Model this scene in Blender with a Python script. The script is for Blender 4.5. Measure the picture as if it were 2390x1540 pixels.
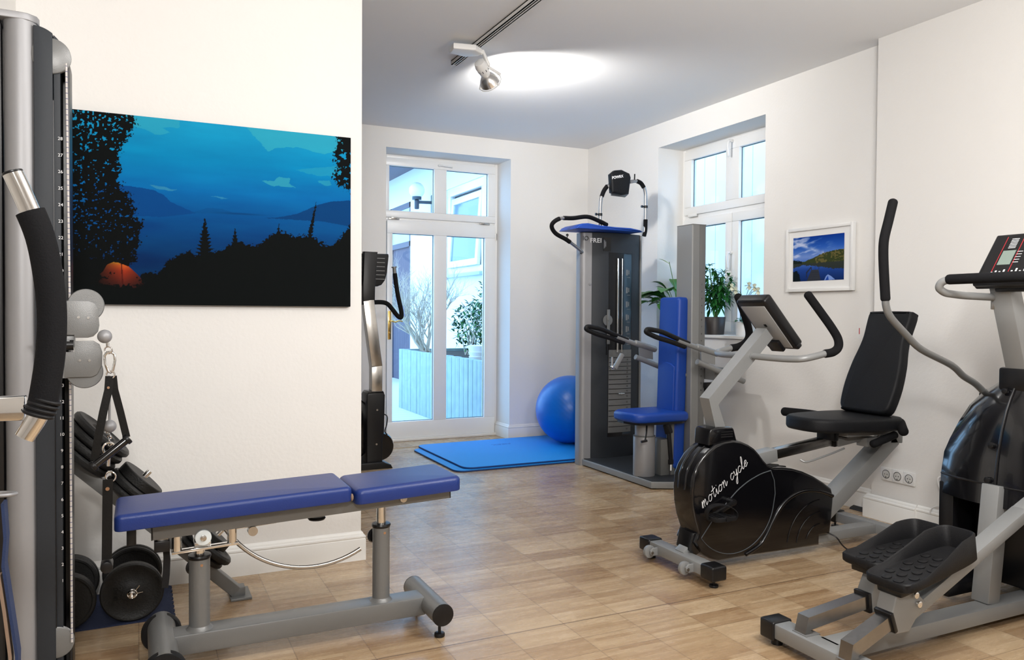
import bpy, bmesh, math, random
import numpy as np
from mathutils import Vector, Matrix
random.seed(7)
for o in list(bpy.data.objects): bpy.data.objects.remove(o)
S = bpy.context.scene; COL = S.collection
# ---------------------------------------------------------------- camera, sky, lamps, exposure
F = 1825.0
YAW, PITCH, ROLL = math.atan(875/F), -math.atan(38/F), math.atan(.0062)
_f = Vector((math.sin(YAW)*math.cos(PITCH), math.cos(YAW)*math.cos(PITCH), math.sin(PITCH)))
_r = _f.cross(Vector((0,0,1))).normalized(); _u = _r.cross(_f)
_r2 = _r*math.cos(ROLL)+_u*math.sin(ROLL); _u2 = _u*math.cos(ROLL)-_r*math.sin(ROLL)
cam = bpy.data.objects.new('camera', bpy.data.cameras.new('camera')); COL.objects.link(cam)
cam.data.sensor_width = 36; cam.data.lens = F/2390*36; cam.data.clip_start = .05
cam.matrix_world = Matrix(((_r2.x,_u2.x,-_f.x,0),(_r2.y,_u2.y,-_f.y,0),(_r2.z,_u2.z,-_f.z,1.27),(0,0,0,1)))
S.camera = cam
W = bpy.data.worlds.new('sky'); S.world = W; W.use_nodes = True
bg = W.node_tree.nodes['Background']; bg.inputs[0].default_value = (.36,.64,1,1); bg.inputs[1].default_value = 4.0
def lamp(name, kind, loc, power, color=(1,.95,.88), size=.2, to=None, spot=None, blend=.5):
    d = bpy.data.lights.new(name, kind); d.energy = power; d.color = color
    if kind == 'AREA': d.shape = 'DISK'; d.size = size
    else: d.shadow_soft_size = size
    if spot: d.spot_size = spot; d.spot_blend = blend
    o = bpy.data.objects.new(name, d); COL.objects.link(o); o.location = loc
    if to is not None: o.rotation_euler = (Vector(to)-Vector(loc)).to_track_quat('-Z','Y').to_euler()
    return o
WARM = (1,.975,.945)
lamp('studio_lamp', 'AREA', (-.1,-.5,2.25), 46, WARM, .35, (2.8,4.4,1.7))
lamp('ceiling_fill', 'POINT', (2.1,1.2,2.15), 88, WARM, .28)  # added omni fill to brighten the ceiling, no fixture hangs here
lamp('wall_fill', 'AREA', (.9,1.2,2.75), 12, WARM, .25, (.2,3.95,2.6))  # added unseen fill that brightens the partition wall
S.view_settings.view_transform = 'Standard'; S.view_settings.look = 'None'
S.view_settings.exposure = 0.45; S.view_settings.gamma = 1; S.view_settings.use_curve_mapping = False

# ---------------------------------------------------------------- materials
def mat(name, col, rough=.5, metal=0, noise=0, nscale=30, bump=0, bscale=60, coat=0, spec=.5, emit=None, aniso=0):
    m = bpy.data.materials.new(name); m.use_nodes = True; nt = m.node_tree; b = nt.nodes['Principled BSDF']
    b.inputs['Roughness'].default_value = rough; b.inputs['Metallic'].default_value = metal
    b.inputs['Coat Weight'].default_value = coat; b.inputs['Specular IOR Level'].default_value = spec
    b.inputs['Base Color'].default_value = (*col,1)
    tc = nt.nodes.new('ShaderNodeTexCoord')
    if noise:
        n = nt.nodes.new('ShaderNodeTexNoise'); n.inputs['Scale'].default_value = nscale; n.inputs['Detail'].default_value = 4
        nt.links.new(tc.outputs['Object'], n.inputs['Vector'])
        mx = nt.nodes.new('ShaderNodeMix'); mx.data_type = 'RGBA'
        mx.inputs['A'].default_value = (*[max(0,c*(1-noise)) for c in col],1); mx.inputs['B'].default_value = (*[min(1,c*(1+noise)) for c in col],1)
        nt.links.new(n.outputs['Fac'], mx.inputs['Factor']); nt.links.new(mx.outputs['Result'], b.inputs['Base Color'])
    if bump:
        n2 = nt.nodes.new('ShaderNodeTexNoise'); n2.inputs['Scale'].default_value = bscale; n2.inputs['Detail'].default_value = 5
        nt.links.new(tc.outputs['Object'], n2.inputs['Vector'])
        bp = nt.nodes.new('ShaderNodeBump'); bp.inputs['Strength'].default_value = bump; bp.inputs['Distance'].default_value = .004
        nt.links.new(n2.outputs['Fac'], bp.inputs['Height']); nt.links.new(bp.outputs['Normal'], b.inputs['Normal'])
    if emit: b.inputs['Emission Color'].default_value = (*emit[0],1); b.inputs['Emission Strength'].default_value = emit[1]
    return m
M = {}
M['wall'] = mat('white_plaster', (.80,.785,.76), .75, noise=.012, nscale=3, bump=.25, bscale=55)
M['ceil'] = mat('ceiling_paint', (.84,.845,.85), .8, noise=.01, nscale=2)
M['trim'] = mat('white_gloss_paint', (.82,.815,.79), .35, bump=.08, bscale=8)
M['frame'] = mat('white_window_paint', (.84,.84,.83), .3)
M['gasket'] = mat('dark_gasket', (.10,.16,.2), .6)
M['grey'] = mat('grey_powder_coat', (.18,.182,.18), .38, metal=.35, bump=.12, bscale=400)
M['greyl'] = mat('light_grey_powder_coat', (.245,.25,.25), .38, metal=.2, bump=.1, bscale=400)
M['silver'] = mat('silver_coated_aluminium', (.30,.30,.31), .48, metal=.35, noise=.04, nscale=5)
M['anthr'] = mat('anthracite_panel', (.026,.030,.036), .5, spec=.3, noise=.1, nscale=200)
M['anthr2'] = mat('dark_slot_panel', (.003,.003,.004), .35)
M['chrome'] = mat('chrome', (.82,.81,.79), .08, metal=1)
M['darksteel'] = mat('dark_brushed_steel', (.30,.29,.28), .25, metal=1, noise=.15, nscale=60)
M['tubesil'] = mat('silver_tube', (.34,.34,.345), .28, metal=.8)
M['steel'] = mat('brushed_steel', (.55,.53,.50), .25, metal=1, noise=.12, nscale=60)
M['black'] = mat('black_plastic', (.005,.005,.006), .34, spec=.4)
M['gloss'] = mat('glossy_black_plastic', (.003,.003,.004), .16, coat=.25)
M['foam'] = mat('black_foam', (.007,.007,.008), .85, spec=.15, bump=.3, bscale=300)
M['rubber'] = mat('black_rubber', (.007,.007,.008), .55, spec=.25, bump=.2, bscale=200)
M['iron'] = mat('cast_iron_plate', (.009,.009,.009), .5, spec=.4, bump=.5, bscale=130)
M['vinylb'] = mat('royal_blue_vinyl', (.008,.029,.17), .38, noise=.08, nscale=20, bump=.15, bscale=260)
M['vinylb2'] = mat('bright_blue_upholstery', (.002,.048,.33), .45, bump=.12, bscale=200)
M['vinylk'] = mat('black_vinyl', (.006,.0065,.008), .55, spec=.22, bump=.25, bscale=240)
M['ball'] = mat('blue_ball_rubber', (.0,.14,.58), .35, bump=.02)
M['mat'] = mat('blue_foam_mat', (.0,.26,.76), .6, bump=.25, bscale=150)
M['matd'] = mat('dark_blue_foam', (.0,.035,.16), .6)
M['leather'] = mat('black_leather', (.006,.0055,.005), .6, spec=.2, bump=.2, bscale=150)
M['leather_edge'] = mat('brown_leather_edge', (.12,.07,.04), .7)
M['wht'] = mat('white_plastic', (.80,.80,.79), .35)
M['print'] = mat('white_print', (.75,.75,.76), .5)
M['dprint'] = mat('black_print', (.02,.02,.02), .5)
M['rope'] = mat('white_rope', (.72,.70,.68), .8)
M['brass'] = mat('polished_brass', (.80,.56,.20), .18, metal=1)
M['copper'] = mat('copper_rivet', (.6,.38,.25), .3, metal=1)
M['leaf'] = mat('green_leaf', (.035,.17,.02), .4, noise=.45, nscale=25)
M['leafd'] = mat('dark_green_leaf', (.012,.10,.018), .35, noise=.5, nscale=30)
M['leafy'] = mat('pale_green_leaf', (.40,.50,.18), .5, noise=.2, nscale=20)
M['petal'] = mat('cream_petal', (.80,.80,.62), .6)
M['stem'] = mat('green_stem', (.10,.20,.04), .6)
M['twig'] = mat('pale_dry_twig', (.48,.42,.34), .8, noise=.3, nscale=15)
M['pot'] = mat('dark_brown_pot', (.022,.016,.014), .45)
M['soil'] = mat('dark_soil', (.05,.035,.025), .9, noise=.5, nscale=40, bump=1, bscale=30)
M['render'] = mat('white_house_render', (.80,.80,.80), .9, bump=.15, bscale=40)
M['garage'] = mat('grey_violet_wood', (.11,.10,.13), .7, noise=.15, nscale=6)
M['frost'] = mat('frosted_pane', (.38,.48,.55), .3, noise=.12, nscale=3)
M['bluegrip'] = mat('grey_foam', (.10,.10,.105), .8)
M['red'] = mat('red_print', (.45,.02,.03), .5)
M['lcd'] = mat('grey_green_lcd', (.20,.25,.22), .25)
M['navy'] = mat('navy_webbing', (.015,.03,.09), .85, bump=.3, bscale=300)
M['beige'] = mat('beige_lining', (.25,.17,.12), .9)
M['conc'] = mat('bluish_concrete', (.30,.40,.42), .85, noise=.22, nscale=9, bump=.5, bscale=50)
M['slate'] = mat('dark_lamp_metal', (.02,.04,.06), .4)
M['globe'] = mat('opal_glass_globe', (.85,.87,.88), .2)
M['acry'] = mat('frosted_white_roller', (.72,.77,.78), .35)
M['matting'] = mat('slate_blue_mat', (.015,.025,.07), .85, bump=.8, bscale=180)
def glass_mat():
    m = bpy.data.materials.new('window_glass'); m.use_nodes = True; nt = m.node_tree; nt.nodes.clear()
    o = nt.nodes.new('ShaderNodeOutputMaterial'); t = nt.nodes.new('ShaderNodeBsdfTransparent'); g = nt.nodes.new('ShaderNodeBsdfGlossy')
    t.inputs[0].default_value = (.95,.985,1,1); g.inputs['Roughness'].default_value = .02
    lw = nt.nodes.new('ShaderNodeLayerWeight'); lw.inputs[0].default_value = .5
    pw = nt.nodes.new('ShaderNodeMath'); pw.operation = 'POWER'; pw.inputs[1].default_value = 5; nt.links.new(lw.outputs['Facing'], pw.inputs[0])
    fr = nt.nodes.new('ShaderNodeMath'); fr.operation = 'MULTIPLY_ADD'; fr.inputs[1].default_value = .9; fr.inputs[2].default_value = .03; nt.links.new(pw.outputs[0], fr.inputs[0])
    mx = nt.nodes.new('ShaderNodeMixShader'); nt.links.new(fr.outputs[0], mx.inputs[0]); nt.links.new(t.outputs[0], mx.inputs[1]); nt.links.new(g.outputs[0], mx.inputs[2])
    nt.links.new(mx.outputs[0], o.inputs[0]); return m
M['glass'] = glass_mat()
def N(nt, t, **k):
    n = nt.nodes.new(t)
    for a,b in k.items():
        if hasattr(n,a): setattr(n,a,b)
        else: n.inputs[a].default_value = b
    return n
def floor_mat():
    m = bpy.data.materials.new('industrial_parquet'); m.use_nodes = True; nt = m.node_tree; b = nt.nodes['Principled BSDF']; L = nt.links
    tc = N(nt,'ShaderNodeTexCoord'); sp = N(nt,'ShaderNodeSeparateXYZ'); L.new(tc.outputs['Object'], sp.inputs[0])
    def mth(op,a,bv=None,c=None):
        n = N(nt,'ShaderNodeMath',operation=op)
        for i,v in enumerate((a,bv,c)):
            if v is None: continue
            if isinstance(v,(int,float)): n.inputs[i].default_value = v
            else: L.new(v, n.inputs[i])
        return n.outputs[0]
    X, Yy = sp.outputs[0], sp.outputs[1]
    PX, PY, ST = .262, .131, .0262
    col = mth('FLOOR', mth('DIVIDE', X, PX)); 
    row = mth('FLOOR', mth('DIVIDE', Yy, PY))
    strip = mth('FLOOR', mth('DIVIDE', Yy, ST))
    half = mth('FLOOR', mth('DIVIDE', mth('ADD', X, mth('MULTIPLY', mth('SINE', mth('MULTIPLY', strip, 12.9)), .2)), PX/1.6))
    def wn(a,b_):
        cx = N(nt,'ShaderNodeCombineXYZ'); L.new(a,cx.inputs[0]); L.new(b_,cx.inputs[1])
        w = N(nt,'ShaderNodeTexWhiteNoise',noise_dimensions='3D'); L.new(cx.outputs[0], w.inputs['Vector']); return w.outputs['Value']
    r1 = wn(col,strip); r2 = wn(col,row); r3 = wn(half,strip)
    mp = N(nt,'ShaderNodeMapping'); mp.inputs['Scale'].default_value = (5,60,1); L.new(tc.outputs['Object'], mp.inputs[0])
    gr = N(nt,'ShaderNodeTexNoise',Scale=1.0,Detail=6.0,Roughness=.6); L.new(mp.outputs[0], gr.inputs['Vector'])
    big = N(nt,'ShaderNodeTexNoise',Scale=1.1,Detail=3.0); L.new(tc.outputs['Object'], big.inputs['Vector'])
    v = mth('ADD', mth('ADD', mth('MULTIPLY', r1, .17), mth('MULTIPLY', r3, .15)), mth('ADD', mth('MULTIPLY', r2, .34), mth('MULTIPLY', gr.outputs['Fac'], .32)))
    v = mth('ADD', v, mth('MULTIPLY', big.outputs['Fac'], .22))
    rp = N(nt,'ShaderNodeValToRGB'); L.new(v, rp.inputs[0]); e = rp.color_ramp.elements
    e[0].position = .30; e[0].color = (.27,.165,.085,1); e[1].position = 1.0; e[1].color = (.56,.43,.29,1)
    k = e.new(.55); k.color = (.38,.26,.15,1); k = e.new(.74); k.color = (.46,.335,.205,1)
    # fine seams at panel edges
    fx = mth('FRACT', mth('DIVIDE', X, PX)); fy = mth('FRACT', mth('DIVIDE', Yy, PY)); fs = mth('FRACT', mth('DIVIDE', Yy, ST))
    sx = mth('MULTIPLY', mth('LESS_THAN', fx, .013), .9); sy = mth('MULTIPLY', mth('LESS_THAN', fs, .04), .12); 
    sy2 = mth('MULTIPLY', mth('LESS_THAN', fy, .02), mth('GREATER_THAN', wn(row,row), .55))
    jn = mth('MULTIPLY', mth('LESS_THAN', mth('ABSOLUTE', mth('SUBTRACT', Yy, 2.775)), .003), 1.35)
    seam = mth('MAXIMUM', mth('MAXIMUM', sx, sy), mth('MAXIMUM', sy2, jn))
    mx = N(nt,'ShaderNodeMix',data_type='RGBA'); mx.inputs['B'].default_value = (.12,.075,.045,1)
    L.new(mth('MULTIPLY', seam, .7), mx.inputs['Factor']); L.new(rp.outputs[0], mx.inputs['A']); L.new(mx.outputs['Result'], b.inputs['Base Color'])
    L.new(mth('ADD', mth('MULTIPLY', gr.outputs['Fac'], .12), .21), b.inputs['Roughness'])
    bp = N(nt,'ShaderNodeBump',Strength=.15,Distance=.002); L.new(gr.outputs['Fac'], bp.inputs['Height']); L.new(bp.outputs[0], b.inputs['Normal'])
    b.inputs['Specular IOR Level'].default_value = .7
    return m
M['floor'] = floor_mat()
def stripes_mat(name, c1, c2, axis, period, width, rough=.8):
    m = bpy.data.materials.new(name); m.use_nodes = True; nt = m.node_tree; b = nt.nodes['Principled BSDF']; L = nt.links
    tc = N(nt,'ShaderNodeTexCoord'); sp = N(nt,'ShaderNodeSeparateXYZ'); L.new(tc.outputs['Object'], sp.inputs[0])
    d = N(nt,'ShaderNodeMath',operation='DIVIDE'); L.new(sp.outputs[axis], d.inputs[0]); d.inputs[1].default_value = period
    f = N(nt,'ShaderNodeMath',operation='FRACT'); L.new(d.outputs[0], f.inputs[0])
    l = N(nt,'ShaderNodeMath',operation='LESS_THAN'); L.new(f.outputs[0], l.inputs[0]); l.inputs[1].default_value = width
    mx = N(nt,'ShaderNodeMix',data_type='RGBA'); mx.inputs['A'].default_value = (*c1,1); mx.inputs['B'].default_value = (*c2,1)
    L.new(l.outputs[0], mx.inputs['Factor']); L.new(mx.outputs['Result'], b.inputs['Base Color']); b.inputs['Roughness'].default_value = rough
    return m
M['boards'] = stripes_mat('white_boards', (.88,.86,.84), (.50,.52,.55), 1, .19, .05)
M['plank'] = stripes_mat('garage_planks', (.10,.085,.12), (.05,.04,.07), 1, .12, .12)
M['tiles'] = stripes_mat('pale_courtyard_pavers', (.55,.55,.56), (.30,.32,.35), 1, .2, .05)
M['ropemark'] = stripes_mat('flecked_rope', (.55,.52,.50), (.12,.12,.22), 2, .017, .13)
def vcol_mat(name, rough=.5):
    m = bpy.data.materials.new(name); m.use_nodes = True; nt = m.node_tree; b = nt.nodes['Principled BSDF']
    a = nt.nodes.new('ShaderNodeVertexColor'); a.layer_name = 'Col'; nt.links.new(a.outputs[0], b.inputs['Base Color']); b.inputs['Roughness'].default_value = rough; b.inputs['Specular IOR Level'].default_value = .12
    return m
M['canvas'] = vcol_mat('printed_canvas', .8); M['photo'] = vcol_mat('photo_print', .35)

# ---------------------------------------------------------------- mesh helpers
class MB:
    def __init__(s): s.v = []; s.f = []; s.T = Matrix.Identity(4)
    def add(s, vs, fs):
        n = len(s.v); s.v += [tuple(s.T @ Vector(p)) for p in vs]; s.f += [[i+n for i in f] for f in fs]; return s
    def addbm(s, bm):
        bm.verts.index_update(); s.add([v.co for v in bm.verts], [[v.index for v in f.verts] for f in bm.faces]); bm.free(); return s
    def box(s, a, b, bev=0, seg=2, R=None):
        bm = bmesh.new(); bmesh.ops.create_cube(bm, size=1)
        a, b = Vector(a), Vector(b); c = (a+b)/2; d = b-a
        for v in bm.verts: v.co = Vector((v.co.x*d.x, v.co.y*d.y, v.co.z*d.z))
        if bev: bmesh.ops.bevel(bm, geom=list(bm.edges), offset=min(bev, min(abs(d.x),abs(d.y),abs(d.z))*.49), segments=seg, profile=.5, affect='EDGES')
        for v in bm.verts:
            if R is not None: v.co = R @ v.co
            v.co += c
        return s.addbm(bm)
    def beam(s, p0, p1, w, h, bev=.003, up=(0,0,1), ext=0):
        """rectangular bar from p0 to p1: w across, h along the 'up' side"""
        p0, p1 = Vector(p0), Vector(p1); d = (p1-p0); L = d.length+ext*2; z = d.normalized(); u = Vector(up); u = (u - z*u.dot(z)).normalized(); x = u.cross(z)
        R = Matrix((x,u,z)).transposed()
        bm = bmesh.new(); bmesh.ops.create_cube(bm, size=1)
        for v in bm.verts: v.co = Vector((v.co.x*w, v.co.y*h, v.co.z*L))
        if bev: bmesh.ops.bevel(bm, geom=list(bm.edges), offset=bev, segments=2, profile=.5, affect='EDGES')
        for v in bm.verts: v.co = R @ v.co + (p0+p1)/2
        return s.addbm(bm)
    def loft(s, rings, closed=True, caps=True):
        n = len(rings[0]); vs = [p for r in rings for p in r]; fs = []
        for i in range(len(rings)-1):
            for j in range(n if closed else n-1):
                k = (j+1) % n; fs.append([i*n+j, i*n+k, (i+1)*n+k, (i+1)*n+j])
        if caps: fs.append(list(range(n))[::-1]); fs.append([(len(rings)-1)*n+j for j in range(n)])
        return s.add(vs, fs)
    def tube(s, pts, r, n=14, fil=0, rect=None, caps=True, closed=False, round_end=False):
        pts = [Vector(p) for p in pts]
        if fil: pts = fillet(pts, fil)
        m = len(pts); rr = r if isinstance(r,(list,tuple)) else [r]*m
        if len(rr) != m: rr = [rr[0]+(rr[-1]-rr[0])*i/(m-1) for i in range(m)]
        tan = []
        for i in range(m):
            if closed: t = pts[(i+1)%m]-pts[i-1]
            else: t = pts[min(i+1,m-1)]-pts[max(i-1,0)]
            tan.append(t.normalized())
        u = Vector((0,0,1)) if abs(tan[0].z) < .9 else Vector((0,1,0))
        rings = []
        for i in range(m):
            t = tan[i]; u = (u - t*u.dot(t)).normalized(); w = t.cross(u)
            if rect: ring = [pts[i]+u*a*rect[1]/2+w*b*rect[0]/2 for a,b in ((1,1),(1,-1),(-1,-1),(-1,1))]
            else: ring = [pts[i]+(u*math.cos(2*math.pi*k/n)+w*math.sin(2*math.pi*k/n))*rr[i] for k in range(n)]
            rings.append(ring)
        if round_end and not closed:
            def cap(i, sg):
                out = []
                for a in (.35,.75,1.15,1.45):
                    c = pts[i]+tan[i]*sg*rr[i]*math.sin(a)*.8
                    out.append([c+(p-pts[i])*math.cos(a) for p in rings[i]])
                return out
            rings = cap(0,-1)[::-1]+rings+cap(m-1,1)
        if closed: rings.append(rings[0]); caps = False
        return s.loft(rings, caps=caps)
    def cyl(s, p0, p1, r, n=28, bev=0, r2=None):
        p0, p1 = Vector(p0), Vector(p1); d = (p1-p0); L = d.length; d.normalize()
        r2 = r if r2 is None else r2
        if bev:
            pr = [(0,r-bev),(bev*.3,r-bev*.3),(bev,r),(L-bev,r2),(L-bev*.3,r2-bev*.3),(L,r2-bev)]
        else: pr = [(0,r),(L,r2)]
        return s.lathe(pr, p0, d, n)
    def lathe(s, prof, org, ax, n=32):
        org, ax = Vector(org), Vector(ax).normalized(); u = Vector((0,0,1)) if abs(ax.z)<.9 else Vector((1,0,0)); u = (u-ax*u.dot(ax)).normalized(); w = ax.cross(u)
        rings = [[org+ax*h+(u*math.cos(2*math.pi*k/n)+w*math.sin(2*math.pi*k/n))*max(r,1e-4) for k in range(n)] for h,r in prof]
        return s.loft(rings)
    def sphere(s, c, r, n=24, sc=(1,1,1)):
        bm = bmesh.new(); bmesh.ops.create_uvsphere(bm, u_segments=n, v_segments=n//2, radius=r)
        for v in bm.verts: v.co = Vector((v.co.x*sc[0], v.co.y*sc[1], v.co.z*sc[2]))+Vector(c)
        return s.addbm(bm)
    def prism(s, poly, a0, a1, plane='xz', bev=0, seg=3):
        def P(p, a): return {'xz':(p[0],a,p[1]),'yz':(a,p[0],p[1]),'xy':(p[0],p[1],a)}[plane]
        bm = bmesh.new(); A = [bm.verts.new(P(p,a0)) for p in poly]; B = [bm.verts.new(P(p,a1)) for p in poly]; n = len(poly)
        fa = bm.faces.new(A); fb = bm.faces.new(B[::-1])
        for i in range(n): bm.faces.new([A[i],B[i],B[(i+1)%n],A[(i+1)%n]])
        bmesh.ops.recalc_face_normals(bm, faces=bm.faces)
        if bev: bmesh.ops.bevel(bm, geom=list(fa.edges)+list(fb.edges), offset=bev, segments=seg, profile=.5, affect='EDGES')
        return s.addbm(bm)
    def torus(s, c, R, r, ax=(0,0,1), n=36, m=8, sc=1):
        c, ax = Vector(c), Vector(ax).normalized(); u = Vector((0,0,1)) if abs(ax.z)<.9 else Vector((1,0,0)); u = (u-ax*u.dot(ax)).normalized(); w = ax.cross(u)
        return s.tube([c+(u*math.cos(2*math.pi*k/n)*sc+w*math.sin(2*math.pi*k/n))*R for k in range(n)], r, m, closed=True)
    def strip(s, pts, w, th, side):
        """flat band along pts, width w along 'side'"""
        pts = [Vector(p) for p in pts]; side = Vector(side).normalized(); rings = []
        for i,p in enumerate(pts):
            t = (pts[min(i+1,len(pts)-1)]-pts[max(i-1,0)]).normalized(); nn = t.cross(side).normalized(); sd = nn.cross(t).normalized()
            rings.append([p+sd*w/2+nn*th/2, p+sd*w/2-nn*th/2, p-sd*w/2-nn*th/2, p-sd*w/2+nn*th/2])
        return s.loft(rings)
def fillet(pts, rad, n=7):
    out = [pts[0]]
    for i in range(1,len(pts)-1):
        p, a, b = pts[i], pts[i-1], pts[i+1]; la, lb = (a-p).length, (b-p).length; d = min(rad, la*.48, lb*.48)
        A = p+(a-p).normalized()*d; B = p+(b-p).normalized()*d
        for k in range(n+1): t = k/n; out.append(A*(1-t)**2+p*2*t*(1-t)+B*t*t)
    out.append(pts[-1]); return out
def tag(o, label=None, cat=None, group=None, kind=None):
    if label: o['label'] = label
    if cat: o['category'] = cat
    if group: o['group'] = group
    if kind: o['kind'] = kind
    return o
def thing(name, loc, label=None, cat=None, group=None, kind=None):
    o = bpy.data.objects.new(name, None); COL.objects.link(o); o.location = loc; o.empty_display_size = .1
    return tag(o, label, cat, group, kind)
def wloc(o):
    p = Vector((0,0,0))
    while o is not None: p += o.location; o = o.parent
    return p
def obj(name, mb, m, parent=None, label=None, cat=None, group=None, kind=None, smooth=True, org=None, ang=38):
    me = bpy.data.meshes.new(name); 
    c = wloc(parent) if parent is not None else Vector((0,0,0))
    if org is not None: c = Vector(org)
    me.from_pydata([tuple(Vector(p)-c) for p in mb.v], [], mb.f); me.update()
    bm = bmesh.new(); bm.from_mesh(me); bmesh.ops.recalc_face_normals(bm, faces=bm.faces); bm.to_mesh(me); bm.free()
    if smooth:
        me.shade_smooth(); me.set_sharp_from_angle(angle=math.radians(ang))
    for mm in (m if isinstance(m,(list,tuple)) else [m]): me.materials.append(M[mm] if isinstance(mm,str) else mm)
    o = bpy.data.objects.new(name, me); COL.objects.link(o)
    if parent is not None: o.parent = parent; o.location = c-wloc(parent)
    else: o.location = c
    return tag(o, label, cat, group, kind)
def struct(name, mb, m, parent=None, **k): return obj(name, mb, m, parent, kind=None if parent is not None else 'structure', **k)
def B(*a, **k): return MB().box(*a, **k)
def text_verts(body, size, shear=0, extrude=.0006, offset=0, spacing=1):
    cu = bpy.data.curves.new('t','FONT'); cu.body = body; cu.size = size; cu.extrude = extrude; cu.shear = shear; cu.align_x = 'CENTER'; cu.align_y = 'CENTER'; cu.offset = offset; cu.space_character = spacing; cu.resolution_u = 4
    o = bpy.data.objects.new('t', cu); COL.objects.link(o); dg = bpy.context.evaluated_depsgraph_get(); dg.update()
    me = bpy.data.meshes.new_from_object(o.evaluated_get(dg)); vs = [v.co.copy() for v in me.vertices]; fs = [list(p.vertices) for p in me.polygons]
    bpy.data.objects.remove(o); bpy.data.curves.remove(cu); bpy.data.meshes.remove(me); return vs, fs
def text(mb, body, size, c, right, up, **k):
    vs, fs = text_verts(body, size, **k); r, u = Vector(right).normalized(), Vector(up).normalized(); n = r.cross(u); c = Vector(c)
    return mb.add([c+r*v.x+u*v.y+n*v.z for v in vs], fs)
def arc(c, r, a0, a1, n, plane='xz', off=0):
    out = []
    for i in range(n+1):
        a = math.radians(a0+(a1-a0)*i/n); p, q = c[0]+r*math.cos(a), c[1]+r*math.sin(a)
        out.append((p,off,q) if plane == 'xz' else (p,q,off) if plane == 'xy' else (off,p,q))
    return out

# ================================================================ THE ROOM
struct('floor', B((-2.6,-2.6,-.1),(4.8,7.46,0)), 'floor', smooth=False)
struct('ceiling', B((-2.6,-2.6,3.005),(4.8,7.6,3.15)), 'ceil', smooth=False)
w = MB()
w.box((4.29,3.46,0),(4.62,4.535,3.01)); w.box((4.29,5.885,0),(4.62,7.12,3.01)); w.box((4.29,4.535,0),(4.62,5.885,1.08)); w.box((4.29,4.535,2.79),(4.62,5.885,3.01)); w.box((4.19,-2.6,0),(4.62,3.46,3.01))
struct('wall_right', w, 'wall', smooth=False)
w = MB().box((-2.6,7.12,0),(2.10,7.5,3.01)).box((3.39,7.12,0),(4.62,7.5,3.01)).box((2.10,7.12,2.82),(3.39,7.5,3.01))
struct('wall_back', w, 'wall', smooth=False)
struct('wall_partition', B((-2.6,3.95,0),(1.037,4.08,3.01)), 'wall', smooth=False)
struct('wall_left', B((-2.7,-2.6,0),(-2.6,7.5,3.01)), 'wall', smooth=False)
struct('wall_front', B((-2.6,-2.7,0),(4.6,-2.6,3.01)), 'wall', smooth=False)
struct('wall_pier', B((-2.0,3.25,0),(-.462,3.95,3.01)), 'wall', smooth=False)
BP = [(0,0),(.021,0),(.021,.106),(.018,.112),(.021,.117),(.020,.124),(.012,.130),(.010,.137),(.007,.142),(0,.147)]
def baseboard(name, p0, p1, nrm, m0=0, m1=0, h=1):
    """profile swept from p0 to p1; m0/m1 = mitre direction at each end"""
    p0, p1, n = Vector(p0), Vector(p1), Vector(nrm); t = (p1-p0).normalized()
    a = [p0+n*d+t*(-m0*d)+Vector((0,0,z*h)) for d,z in BP]; b = [p1+n*d+t*(m1*d)+Vector((0,0,z*h)) for d,z in BP]
    struct(name, MB().loft([a,b]), 'trim', ang=30)
baseboard('baseboard_partition', (-.46,3.95,0), (1.037,3.95,0), (0,-1,0), 0, 1)
baseboard('baseboard_partition_end', (1.037,3.95,0), (1.037,4.08,0), (1,0,0), 1, 1)
baseboard('baseboard_back', (3.39,7.12,0), (4.29,7.12,0), (0,-1,0), 1, 0)
baseboard('baseboard_door_reveal', (3.39,7.12,0), (3.39,7.43,0), (-1,0,0), 1, 0)
baseboard('baseboard_door_left', (1.2,7.12,0), (2.10,7.12,0), (0,-1,0), 0, 1)
baseboard('baseboard_right', (4.29,3.46,0), (4.29,7.12,0), (-1,0,0))
baseboard('baseboard_pier', (4.19,-.4,0), (4.19,3.13,0), (-1,0,0))
baseboard('baseboard_pier_box', (4.178,3.13,0), (4.178,3.475,0), (-1,0,0), 0, 1)
struct('trim_1', B((2.10,7.06,0),(3.38,7.43,.004)), 'floor', smooth=False)
struct('trim_2', B((2.2,7.40,.004),(3.37,7.46,.03), bev=.004), 'trim')

# ---------------------------------------------------------------- garden door
def sash(mb, x0, x1, z0, z1, holes, y0, y1, ax='y', bev=.004):
    """frame board with rectangular holes [(a0,a1,c0,c1)..] side by side along x"""
    def bx(a0,a1,c0,c1):
        if a1-a0 < .002 or c1-c0 < .002: return
        if ax == 'y': mb.box((a0,y0,c0),(a1,y1,c1), bev=bev)
        else: mb.box((y0,a0,c0),(y1,a1,c1), bev=bev)
    zt = max(h[3] for h in holes); zb = min(h[2] for h in holes)
    bx(x0,x1,zt,z1); bx(x0,x1,z0,zb); xs = x0
    for h in sorted(holes): bx(xs,h[0],zb,zt); xs = h[1]
    bx(xs,x1,zb,zt)
def bead(mb, h, y, ax='y', t=.012, dpt=.02):
    a0,a1,c0,c1 = h
    for q in ((a0,a0+t,c0,c1),(a1-t,a1,c0,c1),(a0,a1,c0,c0+t),(a0,a1,c1-t,c1)):
        if ax == 'y': mb.box((q[0],y,q[2]),(q[1],y+dpt,q[3]))
        else: mb.box((y,q[0],q[2]),(y+dpt,q[1],q[3]))
d = thing('door_1', (2.78,7.46,0), kind='structure')
f = MB(); f.box((2.10,7.445,.0),(2.20,7.53,2.83), bev=.004).box((3.36,7.445,0),(3.405,7.53,2.83), bev=.004).box((2.2,7.445,2.785),(3.36,7.53,2.83), bev=.004).box((2.2,7.45,2.17),(3.36,7.53,2.215), bev=.003)
obj('door_frame', f, 'frame', d)
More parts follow.
